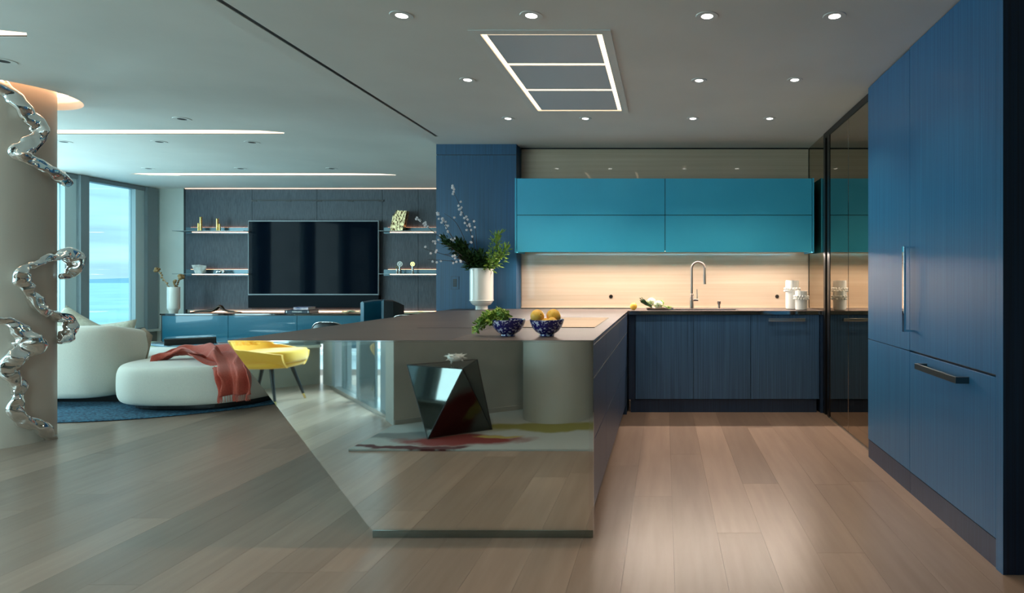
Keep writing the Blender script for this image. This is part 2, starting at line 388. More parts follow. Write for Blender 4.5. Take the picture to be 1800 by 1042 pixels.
# cove lights in living ceiling
for i, (sl, lab) in enumerate(zip(slots, ['long warm recessed ceiling slot light, the nearer one crossing behind the column', 'long thin warm ceiling slot light closest to the television wall', 'warm ceiling slot light cut by the top left corner'])):
    xs = [p[0] for p in sl]; ys = [p[1] for p in sl]
    t = thing('slot_light', lab, 'ceiling light', ((min(xs)+max(xs))/2, sum(ys)/len(ys), LC))
    bm = nb(); a = [bm.verts.new((p[0], p[1], LC+.001)) for p in sl]; b_ = [bm.verts.new((p[0], p[1], LC+.11)) for p in sl]
    for k in range(len(sl)): bm.faces.new((a[k], a[(k+1) % len(sl)], b_[(k+1) % len(sl)], b_[k]))
    obj('recess', bm, 'ceil', t)
    obj('diffuser', prism(nb(), sl, LC+.008, LC+.016), 'led_ceiling', t)
t = thing('ring_cove_light', 'round peach glowing ceiling cove around the pale column', 'ceiling light', (CCX, CCY, LC))
bm = lathe(nb(), [(.465, .001), (.465, .155)], CCX, CCY, LC, 56, cap=False); obj('recess', bm, 'ceil', t, smooth=True)
bm = nb(); tube(bm, [(CCX+.40*math.cos(2*PI*i/48), CCY+.40*math.sin(2*PI*i/48), LC+.1) for i in range(49)], .012, 6)
obj('led_strip', bm, mat('cove_strip', (1, .8, .6), emit=(1, .6, .36), estr=9), t)
# ================================================================== walls
obj('wall_back', bx(LX, 2.2, YW, YW+.12, 0, KC+.1), 'wall', kind='structure')
obj('wall_passage', bx(LX, LX+.12, YW+.12, YT, 0, LC), 'wall', kind='structure')
obj('wall_right', bx(2.12, 2.2, -2.5, YW, 0, KC), 'wall', kind='structure')
tvw = obj('wall_television', bx(XW-.2, LX+.12, YT+.04, YT+.16, 0, LC), 'wall_light', kind='structure')
def tx(x, Y=YT): return (x-CX)/F*Y
def tz(y, Y=YT): return CAMZ-(y-CY)/F*Y
px0 = tx(326)
edges = [px0, tx(443), tx(557), tx(672), tx(735), tx(800), LX]
for a, b_ in zip(edges, edges[1:]):
    obj('wall_panel', bx(a+.003, b_-.003, YT, YT+.04, .75 if a < tx(665) else .0, LC-.012), 'ribbed', tvw)
obj('reveal', bx(px0-.035, px0-.001, YT+.01, YT+.04, 0, LC), 'black', tvw)
obj('cove_strip', bx(px0, LX, YT-.012, YT, LC-.009, LC-.002), mat('wall_wash_led', (1, .8, .6), emit=(1, .6, .38), estr=1.5), tvw)
# pop-out hinged flap seam above television
b0 = nb(); box(b0, tx(443), tx(672), YT-.008, YT, tz(353.2), tz(351.2))
for xx in (443, 503, 557, 612, 666): box(b0, tx(xx), tx(xx+9), YT-.01, YT, tz(354.5), tz(351.2))
obj('flap_seam', b0, 'black', tvw)
# diagonal facade behind-left and sliding door, seen in the mirror
P1, P2, P3, P4 = Vector((XW, 1.6)), Vector((-4.0, -1.37)), Vector((-3.65, -1.08)), Vector((-2.5, .25))
W1, W2, W3 = Vector((-2.41, .48)), Vector((-2.24, .68)), Vector((2.12, -2.29))
def wallseg(name, a, b, z0, z1, th, m, parent=None, kind='structure', side=1):
    d = (b-a).normalized(); n = Vector((d.y, -d.x))*th*side
    return obj(name, prism(nb(), [a, b, b+n, a+n], z0, z1), m, parent, kind=kind)
wallseg('wall_front', W2, W3, 0, LC, .2, 'wall', side=1)
wallseg('wall_end', W1+Vector((.0, -.02)), W2+Vector((-.003, 0)), 0, LC, .19, 'wall', side=1)
SILL = .43
wallseg('wall_facade', P1, P2, 0, SILL, .18, 'wall', side=1)
wallseg('wall_corner', P2+Vector((.03, .0)), P3, 0, LC, .15, 'wall', side=1)
obj('wall_left', bx(XW-.18, XW, 1.6, YT+.04, 0, SILL), 'wall', kind='structure')
# ================================================================== windows left
def window(n, a, b, z0, z1, parts):
    """window unit in plane a->b (room side on the left of travel); parts: list of (t0,t1,kind,depth)"""
    w = thing('window_%d' % n, None, None, (a.x, a.y, z0), kind='structure')
    d = (b-a); L = d.length; d.normalize(); nrm = Vector((d.y, -d.x))   # outward
    for (t0, t1, k, dep) in parts:
        p, q = a+d*t0, a+d*t1
        if k == 'glass':
            o_ = nrm*.06; obj('pane', prism(nb(), [p+o_, q+o_, q+o_*1.2, p+o_*1.2], z0+.03, z1-.05), 'glass', w)
        else:
            inn = -nrm*dep; ou = nrm*.1
            obj('mullion', prism(nb(), [p+inn, q+inn, q+ou, p+ou], z0, z1), 'frame_grey' if k == 'dark' else 'frame_light', w)
    for z_a, z_b in ((z0, z0+.035), (z1-.06, z1)):
        inn = -nrm*.02; ou = nrm*.1
        obj('rail', prism(nb(), [a+inn, b+inn, b+ou, a+ou], z_a, z_b), 'frame_grey', w)
    return w, d, nrm
def bays(L, first=None):
    out_ = []; t = 0
    while t < L-.01:
        out_ += [(t, t+.12, 'dark', .06), (t+.12, t+.27, 'light', .0)]
        e_ = min(t+1.55, L)
        out_ += [(t+.27, e_-.15, 'glass', 0), (e_-.15, e_, 'light', .0)]; t = e_
    return out_
# seen bay: glass 8.25..9.04, light frames, mullions
A = Vector((XW, YT+.0)); B = Vector((XW, 8.13))
# travel from near to far so that outward is -X : direction +Y -> nrm=(1,0) ; so travel far->near
wn, _, _ = window(1, A, B, SILL+.03, LC-.005, [(0, .19, 'dark', .05), (.19, .34, 'light', 0), (.34, 1.13, 'glass', 0), (1.13, 1.25, 'dark', .06)])
A2 = Vector((XW, 8.13)); B2 = Vector((XW, 1.65))
seg = [(0, .155, 'light', 0)]
t_ = .155
while t_ < 6.3:
    e_ = min(t_+1.55, 6.48); seg += [(t_, e_-.42, 'glass', 0), (e_-.42, e_-.27, 'light', 0), (e_-.27, e_-.15, 'dark', .06), (e_-.15, e_, 'light', 0)]; t_ = e_
window(2, A2, B2, SILL+.03, LC-.005, seg)
window(3, P1, P2, SILL+.03, LC-.005, bays((P2-P1).length))
obj('trim_2', bx(XW-.02, XW+.12, 1.6, YT, SILL, SILL+.03), 'wall_light', kind='structure')
wallseg('trim_3', P1, P2, SILL, SILL+.03, -.09, 'wall_light')
# sliding door
Ld = (P4-P3).length
w = thing('door_1', None, None, (P3.x, P3.y, 0), kind='structure')
d = (P4-P3).normalized(); nrm = Vector((d.y, -d.x))
def seg2(t0, t1, o0, o1, z0, z1, m, nm): obj(nm, prism(nb(), [P3+d*t0-nrm*o0, P3+d*t1-nrm*o0, P3+d*t1+nrm*o1, P3+d*t0+nrm*o1], z0, z1), m, w)
seg2(0, Ld+.2, .06, .14, .0, .035, 'steel', 'track'); seg2(0, Ld+.2, .03, .12, LC-.12, LC, 'frame_grey', 'head_rail')
seg2(0, .12, .05, .12, .03, LC-.12, 'frame_grey', 'jamb'); seg2(.2, .3, .0, .05, .03, LC-.12, 'frame_grey', 'stile')
seg2(.86, .98, .02, .07, .03, LC-.12, 'frame_grey', 'stile'); seg2(1.06, 1.15, .06, .1, .03, LC-.12, 'frame_grey', 'stile')
seg2(Ld-.1, Ld+.2, .02, .12, .03, LC-.12, 'frame_grey', 'jamb')
seg2(.3, .86, .02, .03, .05, LC-.12, 'glass', 'pane'); seg2(1.15, Ld-.1, .07, .08, .05, LC-.12, 'glass', 'pane')
# baseboards
wallseg('baseboard_front', W2+Vector((.01, .012)), W3, 0, .05, .012, 'wall')
# ================================================================== outside
obj('sea', bx(-30000, 2000, -15000, 40000, -61, -60), 'sea', kind='structure')
bm = nb(); 
for k in range(60):
    pass
pts = [(-1.0, 0)]
ridge = []
for i in range(61):
    a = PI*.45+PI*.75*i/60
    R_ = 14000; h = -10+110*abs(noise.noise(Vector((i*.21, 3, 1))))+20*noise.noise(Vector((i*.6, 1, 1)))
    ridge.append((R_*math.cos(a), R_*math.sin(a), h))
bot = [bm.verts.new((x_, y_, -62)) for x_, y_, h in ridge]; top = [bm.verts.new((x_*1.05, y_*1.05, h)) for x_, y_, h in ridge]
bk = [bm.verts.new((x_*1.15, y_*1.15, -62)) for x_, y_, h in ridge]
for i in range(60): bm.faces.new((bot[i], bot[i+1], top[i+1], top[i])); bm.faces.new((top[i], top[i+1], bk[i+1], bk[i]))
obj('hills', bm, 'hill', kind='structure')
obj('terrace_floor', prism(nb(), [(-7.9, 1.3), (-4.1, -1.6), (-3.5, -1.3), (-2.3, .1), (-2, -.6), (1.6, -2.9), (1.6, -5.2), (-8, -5.2), (-9, 1)], -.2, -.02), 'concrete', kind='structure')
# white apartment building across, parts: walls, window bands
bt = thing('apartment_building', 'pale building with window bands outside, seen in the mirrored island front', 'building', (-12, -16, -60))
obj('facade', bx(-24, 6, -18, -16, -60, 9), 'white_paint', bt)
wm = None
for r_ in range(9):
    z_ = -9.0+r_*1.9
    obj('ledge', bx(-24, 6, -15.99, -15.8, z_-.35, z_-.2), 'white_paint', bt)
    for k in range(13):
        if wm is None:
            o = obj('window', bx(-23.5, -22.4, -16, -15.97, z_, z_+1.0), 'bldg_glass', bt); wm = (o.data, z_)
        else:
            o = bpy.data.objects.new('window', wm[0]); C.objects.link(o); o.parent = bt; o.location = (k*2.3, 0, z_-wm[1])
rl = thing('balcony_railing', 'white terrace railing outside the sliding door, seen in the mirror', 'railing', (-5, -3.6, -.02))
obj('top_rail', bx(-8.5, 1, -3.65, -3.58, .95, 1.0), 'white_paint', rl); obj('bottom_rail', bx(-8.5, 1, -3.65, -3.58, .06, .1), 'white_paint', rl)
for k in range(14): obj('post', bx(-8.45+k*.72, -8.41+k*.72, -3.64, -3.6, -.02, .95), 'white_paint', rl)
# tower outside left window, just beside the column
tw = thing('tower_building', 'grey tower seen through the sliver of window right of the column', 'building', (-60, 53, -60))
obj('facade', bx(-66, -58.6, 50, 58, -60, 30), 'frame_light', tw)
for k in range(9): obj('window_band', bx(-66.05, -58.5, 49.9, 58.05, -12+k*4.2, -10.4+k*4.2), 'bldg_glass', tw)
# ================================================================== columns
obj('column', lathe(nb(), [(CR, 0), (CR, LC+.15)], CCX, CCY, 0, 96), mat('warm_grey_column_paint', rgb(184, 170, 156), .38), smooth='auto', label='round pale grey structural column at the left edge with the metal sculpture', cat='column')
obj('column', lathe(nb(), [(.3, 0), (.3, KC-.001)], -.935, .378, 0, 96), mat('grey_column_paint', rgb(168, 174, 168), .42), smooth='auto', label='thick grey-green round column at the right of the mirrored island front', cat='column')
# ================================================================== island
isl = thing('kitchen_island', 'long mirror-fronted kitchen island with slanted end and dark taupe top', 'kitchen island', (-1.2, 4.2, 0))
XL, XB = -2.05, -1.349
tt = .012
# body prism profile in XZ
obj('mirror_front', prism(nb(), [(XL, CT-.008), (XB, .001), (XI, .001), (XI, CT-.008)], YI, YI+.02, 'y'), 'mirror', isl, label='polished mirror front panel reflecting the room')
obj('plinth_strip', bx(XB-.02, XI-.001, YI-.003, YI+.001, .001, .034), mat('satin_steel_plinth', (.30, .36, .35), .22, metal=1), isl, label='dull satin steel strip along the floor')
obj('slanted_side', prism(nb(), [(XL+.002, CT-.009), (XB+.002, .001), (XB+.05, .001), (XL+.06, CT-.009)], YI+.021, 5.95, 'y'), 'mirror', isl)
obj('carcass', prism(nb(), [(XL+.1, CT-.02), (XB+.07, .12), (XI-.05, .12), (XI-.05, CT-.02)], YI+.03, 5.93, 'y'), 'veneer_dark', isl)
obj('toe_kick', bx(XB+.08, XI-.06, YI+.03, YB+.3, .0, .118), 'black', isl)
SX = -1.02
obj('bar_top', bx(XL, SX-.0015, YI, 5.96, CT-.008, CT), 'counter_b', isl)
obj('kitchen_top', bx(SX+.0015, XI, YI, 5.96, CT-.008, CT), 'counter', isl)
obj('seam', bx(SX-.0016, SX+.0016, YI+.003, 5.95, CT-.007, CT-.003), 'black', isl)
obj('slot_cover', bx(-1.46, -1.12, 3.615, 3.625, CT-.002, CT+.0006), 'black', isl)
obj('top_edge', bx(XL+.002, XI+.0005, YI-.0015, YI, CT-.007, CT-.001), 'chrome', isl)
obj('top_edge', bx(XI, XI+.0015, YI, YB-.05, CT-.007, CT-.001), 'chrome', isl)
obj('end_edge', bx(XI-.02, XI+.001, YI-.001, YI+.004, .002, CT-.007), 'chrome', isl)
def drawer(x, y0, y1, z0, z1, m='veneer_dark'):
    return obj('drawer_front', bx(x-.045, x-.004, y0+.002, y1-.002, z0+.003, z1-.004), m, isl)
ys = [YI+.022, 3.56, 4.55, 5.5]
for a, b_ in zip(ys, ys[1:]):
    for z0, z1 in ((.12, .442), (.442, .741), (.741, .897)):
        dr = drawer(XI, a, b_, z0, z1)
obj('upper_rail', bx(XI-.045, XI-.006, YI+.022, YB, .9, CT-.009), 'veneer_dark', isl)
for z_ in (.8975, .7395):
    obj('grip_strip', bx(XI-.02, XI-.0025, YI+.024, 5.5, z_-.0022, z_+.0022), 'steel', isl)
obj('filler', bx(XI-.045, XI-.008, 5.502, YB+.28, .0, .9), 'veneer_dark', isl)
obj('cooktop', bx(-.94, -.414, 3.62, 4.54, CT, CT+.004), 'blackgloss', label='black glass induction cooktop set into the island top', cat='cooktop')
# ================================================================== base cabinets along the back wall
XR = 1.435
bc = thing('base_cabinet', 'row of dark blue veneered base cabinets under the sink', 'cabinet', (.5, 5.87, 0))
obj('carcass', bx(XI-.0, XR-.02, YB+.022, YW-.002, .12, CT-.034), 'veneer_dark', bc)
obj('toe_kick', bx(-.312, 1.38, YB+.014, YB+.05, 0, .118), 'veneer_dark', bc)
fx = [-.270, .2585, .779, 1.403]
obj('filler', bx(-.33, -.273, YB+.002, YB+.02, .12, CT-.036), 'veneer_dark', bc)
obj('filler', bx(1.408, XR, YB-.012, YW-.002, 0, CT-.036), 'veneer_dark', bc)
M['veneer_mid'] = veneer('mid_blue_veneer', rgb(40, 74, 108), rgb(72, 116, 160))
for i, (a, b_) in enumerate(zip(fx, fx[1:])):
    dr = obj('door', bx(a+.002, b_-.002, YB, YB+.02, .123, CT-.037, bev=.001), 'veneer_mid', bc)
    if i == 2:
        b0 = nb(); xa, xb = .935, 1.267; zt = CAMZ-(560-CY)/193.4
        box(b0, xa, xb, YB-.042, YB-.034, zt-.022, zt+.006, bev=.002); box(b0, xa, xa+.03, YB-.036, YB, zt-.02, zt+.004); box(b0, xb-.03, xb, YB-.036, YB, zt-.02, zt+.004)
        obj('handle', b0, mat('bright_steel', (.75, .75, .73), .25, metal=1), dr, label='flat chrome bar handle')
sinkx = ((1136-CX)/F*5.75, (1297-CX)/F*5.75)
sx0, sx1, sy0, sy1 = sinkx[0], sinkx[1], 5.66, 5.90
wt = thing('worktop', 'taupe worktop with mirrored edge running along the back wall', 'worktop', (.55, 5.85, CT-.034))
bm = nb()
for a in ((XI-.0, sx0, YB-.02, YW-.001), (sx1, XR, YB-.02, YW-.001), (sx0, sx1, YB-.02, sy0), (sx0, sx1, sy1, YW-.001)):
    box(bm, a[0], a[1], a[2], a[3], CT-.033, CT+.0005)
obj('slab', bm, 'counter', wt)
obj('mirror_edge', bx(XI+.01, XR, YB-.0225, YB-.02, CT-.033, CT-.001), 'chrome', wt)
obj('upstand', bx(XI-1.1, XR, YW-.02, YW-.008, CT, CT+.012), mat('pale_upstand', rgb(215, 195, 170), .3), wt)
sk = thing('sink', 'undermounted steel sink basin below the arched tap', 'sink', ((sx0+sx1)/2, 5.78, CT-.2))
bm = nb()
box(bm, sx0+.001, sx1-.001, sy0+.001, sy1-.001, CT-.2, CT-.195)
for a in ((sx0+.001, sx0+.006, sy0+.001, sy1-.001), (sx1-.006, sx1-.001, sy0+.001, sy1-.001), (sx0, sx1, sy0+.001, sy0+.006), (sx0, sx1, sy1-.006, sy1-.001)):
    box(bm, a[0], a[1], a[2], a[3], CT-.2, CT-.004)
obj('basin', bm, 'steel', sk)
# tap
tp = at(1216, 541, 5.98); tp.z = CT
t = thing('kitchen_tap', 'tall bronze arched pull-down kitchen tap behind the sink', 'tap', tp)
zt = CAMZ+(CY-458)/F*5.98
X0, Y0 = tp.x, tp.y; R_ = .062; hz = zt-R_-.012
bm = nb(); lathe(bm, [(.019, 0), (.019, .14), (.0155, .145)], X0, Y0, CT, 20)
obj('base', bm, 'bronze', t, smooth='auto')
path = [(X0, Y0, CT+.14), (X0, Y0, hz)] + [(X0+R_-R_*math.cos(a), Y0-.01*math.sin(a/2), hz+R_*math.sin(a)) for a in [PI*i/14 for i in range(1, 15)]] + [(X0+2*R_, Y0-.01, hz-.06)]
obj('spout', tube(nb(), path, .0125, 12), 'bronze', t, smooth='auto')
bm = nb(); tube(bm, [(X0+2*R_, Y0-.01, hz-.06), (X0+2*R_+.002, Y0-.01, hz-.155)], .0145, 14); obj('spray_head', bm, 'bronze', t, smooth='auto')
bm = nb(); tube(bm, [(X0+.015, Y0, CT+.085), (X0+.062, Y0, CT+.085)], .012, 12); tube(bm, [(X0+.052, Y0, CT+.09), (X0+.050, Y0, CT+.19)], .005, 8)
obj('lever', bm, 'bronze', t, smooth='auto')
sp_ = at(1264, 541, 5.98); sp_.z = CT
t = thing('soap_dispenser', 'small bronze soap dispenser right of the tap', 'soap dispenser', sp_)
obj('body', lathe(nb(), [(.016, 0), (.012, .008), (.011, .04), (.012, .045)], sp_.x, sp_.y, CT, 16), 'bronze', t, smooth='auto')
obj('pump_head', lathe(nb(), [(.016, .045), (.017, .05), (.017, .07), (.014, .073)], sp_.x, sp_.y, CT, 16), 'bronze', t, smooth='auto')
# splashback
gl_ = obj('splashback', bx(-1.435, XR-.001, YW-.008, YW-.001, CT, KC-.012), 'splash', label='glossy taupe streaked glass splashback on the kitchen wall', cat='splashback')
obj('trim_4', bx(-1.44, XR-.001, YW-.012, YW-.001, KC-.012, KC), 'black', kind='structure')
for xx, lab in ((1074, 'small round bronze power outlet left of the tap'), (1366, 'small round bronze power outlet beside the white jars')):
    p = at(xx, 521, YW-.01)
    t = thing('power_outlet', lab, 'outlet', p)
    b0 = nb(); tube(b0, [(p.x, YW-.013, p.z), (p.x, YW-.0085, p.z)], .019, 24); obj('faceplate', b0, 'outlet', t, smooth='auto')
    b0 = nb(); tube(b0, [(p.x, YW-.015, p.z), (p.x, YW-.012, p.z)], .012, 20); obj('socket', b0, 'black', t, smooth='auto')
# upper cabinets
YU = 5.80
uc = thing('wall_cabinet', 'long turquoise wall cabinets with four flap fronts above the sink', 'cabinet', (0, 6.0, 1.463))
zU0, zM, zU1 = CAMZ+47.2/186.2, CAMZ+113/186.2, CAMZ+178/186.2
ux0, ux1 = -1.418, 1.407
obj('carcass', bx(ux0+.016, ux1-.016, YU+.022, YW-.009, zU0+.0205, zU1-.001), 'black', uc)
obj('side_panel', bx(ux0, ux0+.015, YU-.0, YW-.009, zU0, zU1), 'lacquer', uc)
obj('side_panel', bx(ux1-.015, ux1, YU, YW-.009, zU0, zU1), 'lacquer', uc)
obj('bottom_panel', bx(ux0+.016, ux1-.016, YU+.022, YW-.009, zU0+.0175, zU0+.02), 'steel_dk', uc)
for a, b_ in ((ux0+.017, 0), (0, ux1-.017)):
    for z0, z1 in ((zU0+.002, zM), (zM, zU1)):
        obj('flap_front', bx(a+.0028, b_-.0028, YU, YU+.02, z0+.003, z1-.003, bev=.001), 'lacquer', uc)
obj('led_strip', bx(ux0+.05, ux1-.03, YU+.05, YU+.062, zU0+.0135, zU0+.017), mat('under_cabinet_led', (1, .8, .6), emit=WARM, estr=3), uc)
LU = area('under_cabinet_light', (0, YU+.055, zU0+.009), (-.35, 0, 0), 2.7, .012, 36*LED_W, (1, .82, .70))
# blue column pier
pr = thing('panelled_pier', 'floor-to-ceiling blue veneered pier behind the tall white vase', 'pier', (-1.83, 6.07, 0))
pxl, pxr = LX, -1.447
zs = tz(273, 6.0)
obj('lower_panel', bx(pxl, pxr, 5.975, YW-.001, 0, zs-.003), 'veneer_col', pr)
obj('upper_panel', bx(pxl, pxr, 5.975, YW-.001, zs+.003, KC), 'veneer_col', pr)
obj('shadow_gap', bx(pxl+.004, pxr-.002, 5.98, YW-.002, zs-.003, zs+.003), 'black', pr)
p = at(800, 497, 5.975)
t = thing('wall_control', 'small recessed control panel on the blue pier', 'switch', (p.x, 5.975, p.z-.07))
obj('cover_frame', bx(p.x-.04, p.x+.04, 5.971, 5.9745, p.z-.063, p.z+.063), 'veneer_end', t)
obj('cover_plate', bx(p.x-.036, p.x+.036, 5.969, 5.973, p.z-.059, p.z+.059), 'veneer_col', t)
for k in range(4): obj('button', bx(p.x-.018, p.x+.018, 5.966, 5.97, p.z-.037+k*.019, p.z-.021+k*.019), 'leather_dk', t)
# ================================================================== smoked glass wall and tall cabinets
XG = 1.44
gw = thing('smoked_glass_screen', 'black-framed smoked mirror glass screen between sink run and tall cabinets', 'glass screen', (1.46, 5.2, 0))
for y0, y1 in ((5.56, YW-.002), (4.83, 5.36), (4.196, 4.826)):
    obj('pane', bx(XG, XG+.012, y0, y1, CT+.001 if y0 > 5.5 else .012, KC-.002 if y0 > 5.5 else KC-.05), 'smoke', gw)
obj('frame_post', bx(XG-.006, XG+.04, 5.50, 5.559, 0, KC-.002), 'black', gw)
obj('frame_post', bx(XG-.004, XG+.04, 5.362, 5.44, 0, KC-.002), 'black', gw)
obj('back_panel', bx(XG+.015, XG+.04, 5.44, 5.5, 0, KC-.002), 'smoke', gw)
obj('top_track', bx(XG-.006, XG+.05, 4.2, 5.5, KC-.05, KC-.002), 'black', gw)
obj('bottom_track', bx(XG-.004, XG+.03, 4.2, 5.36, .0, .012), 'steel', gw)
obj('joint', bx(XG-.002, XG, 4.827, 4.829, .012, KC-.05), 'chrome', gw)
XT = 1.386
tc_ = thing('tall_cabinet', 'floor-to-ceiling blue veneered cabinet with integrated fridge at the right', 'cabinet', (1.75, 3.4, 0))
YF, YS, YN, YE = 4.194, 3.481, 2.573, 2.516
obj('carcass', bx(XT+.024, 2.1, YE+.03, YF-.001, .0, KC-.004), 'black', tc_)
def tdoor(y0, y1, z0, z1, nm='door'): return obj(nm, bx(XT, XT+.022, y0+.0022, y1-.0022, z0+.0025, z1-.0025, bev=.0008), 'veneer', tc_)
tdoor(YS, YF, .805, KC-.008); tdoor(YS, YF, .122, .805)
fd = tdoor(YN, YS, .808, KC-.002); dw = tdoor(YN, YS, .122, .802, 'drawer_front')
obj('toe_kick', bx(XT+.003, XT+.022, YS+.0015, YF, 0, .119), 'veneer_dark', tc_); obj('toe_kick', bx(XT+.003, XT+.022, YN, YS-.0015, 0, .119), 'veneer_dark', tc_)
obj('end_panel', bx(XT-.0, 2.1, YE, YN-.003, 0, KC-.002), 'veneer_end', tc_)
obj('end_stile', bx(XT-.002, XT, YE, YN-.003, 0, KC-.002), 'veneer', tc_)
b0 = nb(); hy = 3.42
box(b0, XT-.062, XT-.050, hy-.014, hy+.014, .919, 1.394, bev=.001); box(b0, XT-.052, XT, hy-.012, hy+.012, .919, .931); box(b0, XT-.052, XT, hy-.012, hy+.012, 1.382, 1.394)
obj('handle', b0, 'chrome', fd, label='long vertical chrome bar handle')
b0 = nb(); box(b0, XT-.062, XT-.048, 2.80, 3.262, .735, .765, bev=.001); box(b0, XT-.05, XT, 2.80, 2.812, .735, .765); box(b0, XT-.05, XT, 3.25, 3.262, .735, .765)
obj('handle', b0, 'steel_dk', dw, label='long horizontal dark metal bar handle')
# ================================================================== extractor panel in ceiling
hd = thing('ceiling_extractor', 'flush ceiling extractor with warm light strips above the island', 'extractor hood', ((HX0+HX1)/2, 4.03, KC))
bm = nb(); f_ = .042
box(bm, HX0-.008, HX1+.008, HY0-.008, HY0+f_, KC-.006, KC+.012); box(bm, HX0-.008, HX1+.008, HY1-f_, HY1+.008, KC-.006, KC+.012)
box(bm, HX0-.008, HX0+f_, HY0+f_, HY1-f_, KC-.006, KC+.012); box(bm, HX1-f_, HX1+.008, HY0+f_, HY1-f_, KC-.006, KC+.012)
obj('frame', bm, 'trim', hd)
s_ = .03
hm = mat('hood_light', (1, .8, .6), emit=(1, .72, .45), estr=2.2)
hpl = mat('hood_light_side', (1, .8, .6), emit=(1, .66, .38), estr=1.0)
obj('light_panel', bx(HX0+.02, HX1-.02, HY0+.02, HY1-.02, KC+.004, KC+.02), hm, hd)
ph = mat('hood_panel', rgb(205, 212, 220), .4)
cuts = [HY0+f_, 3.755, 4.262, HY1-f_]
for a, b_ in zip(cuts, cuts[1:]):
    obj('baffle', bx(HX0+f_+s_, HX1-f_-s_, a+s_*.62, b_-s_*.62, KC-.003, KC+.02, bev=.002), ph, hd)
# ================================================================== downlights
n = 0
kd = [(706, 27, 'nearest row, left end, close to the ceiling slot'), (934, 27, 'nearest row, just in front of the extractor'), (1243, 28, 'nearest row, third from left'), (1467, 28, 'nearest row, close to the tall blue cabinet'),
      (822, 140, 'left of the extractor'), (1229, 141, 'right of the extractor, middle row, inner one'), (1397, 140, 'middle row, close to the smoked glass'),
      (893, 208, 'back row, left end'), (1029, 208, 'back row, right behind the extractor'), (1218, 208, 'back row, third from left'), (1353, 208, 'back row, right end')]
def downlight(p, z, lab, grp, lit, r=.034, power=DOWN_W):
    t = thing('downlight', lab, 'downlight', (p.x, p.y, z))
    t['group'] = grp
    bm = nb(); lathe(bm, [(r*1.0, -.0005), (r*1.0, -.003), (r*1.9, -.004), (r*1.97, -.0005)], p.x, p.y, z, 28, cap=False)
    obj('trim_ring', bm, 'trim', t, smooth='auto')
    obj('lens', lathe(nb(), [(r, -.0025), (r, -.0015)], p.x, p.y, z, 24), 'led_white' if lit else 'recess', t)
    if lit: spot('downlight_lamp', (p.x, p.y, z-.03), power, (1, .80, .60))
for xx, yy, lab in kd:
    p = onz(xx, yy, KC)
    downlight(p, KC, 'added unseen kitchen ceiling downlight, '+lab, 'kitchen downlights', True, r=.029 if yy < 100 else .026, power=DOWN_W*{934: 1.3, 1029: 1.6, 893: 1.2, 706: .8, 1243: .55, 1467: .55}.get(xx, 1.15))
ld = [(320, 209, 'above the nearer slot light'), (443, 250, 'below the right end of the nearer slot light'), (280, 249, 'middle of the row between slot lights'), (112, 249, 'right beside the column'), (423, 296, 'above the middle of the far slot light'), (261, 296, 'at the left tip of the far slot light'), (583, 296, 'far row, right end'), (5, 107, 'at the left frame edge above the column')]
for xx, yy, lab in ld:
    p = onz(xx, yy, LC)
    downlight(p, LC, 'tiny dark unlit living room downlight, '+lab, 'living room downlights', False, r=.035)
for (x_, y_, lab) in ((-.75, 1.75, 'row nearest of all, middle one'), (-1.75, 1.55, 'row nearest of all, left one'), (.35, 1.6, 'row nearest of all, right one')):  # out-of-view lamps added to warm the floor mirrored in the island
    downlight(Vector((x_, y_, 0)), KC, 'added unseen kitchen ceiling downlight, '+lab, 'kitchen downlights', True, power=DOWN_W*1.0)
# ================================================================== television, console, shelves
Yt = YT-.09
t = thing('television', 'very large flat black television on the slate wall', 'television', (tx(550), YT-.05, .975))
x0, x1, z0, z1 = tx(436, Yt), tx(665.5, Yt), tz(518.5, Yt), tz(387.5, Yt)
obj('housing', bx(x0+.03, x1-.03, Yt+.03, YT-.001, z0+.02, z1-.02), 'black', t)
obj('bezel', bx(x0, x1, Yt, Yt+.03, z0, z1), mat('tv_bezel', rgb(120, 132, 138), .4), t)
obj('screen', bx(x0+.012, x1-.012, Yt-.004, Yt+.0, z0+.018, z1-.016), 'tvscreen', t)
t = obj('soundbar', bx(x0, x1, Yt+.0, YT-.001, tz(541, Yt), z0-.004, bev=.004), mat('dark_fabric_panel', rgb(6, 16, 24), .7, spec=.15), label='dark low panel speaker directly below the television', cat='speaker')
CZ = .72
co = thing('media_console', 'long low glossy teal media console under the television', 'sideboard', (-4.8, 9.05, .0))
cx0, cx1, cy0 = tx(281, 8.78), LX-.02, 8.78
obj('carcass', bx(cx0, cx1, cy0+.02, YT-.012, .1, CZ-.02), 'black', co)
obj('top', bx(cx0, cx1, cy0-.005, YT-.012, CZ-.02, CZ), 'blackgloss', co)
obj('plinth', bx(cx0+.05, cx1-.05, cy0+.1, YT-.02, 0, .1), 'black', co)
ce = [cx0+.03]+[tx(q, 8.78) for q in (401, 522, 643, 764)]+[cx1]
for a, b_ in zip(ce, ce[1:]): obj('door', bx(a+.003, b_-.003, cy0, cy0+.019, .105, CZ-.03, bev=.001), 'teal_gloss', co)
obj('led_strip', bx(px0+.1, cx1, YT-.034, YT-.02, CZ+.001, CZ+.008), mat('console_led', (1, .8, .6), emit=(1, .45, .25), estr=4.5), co)
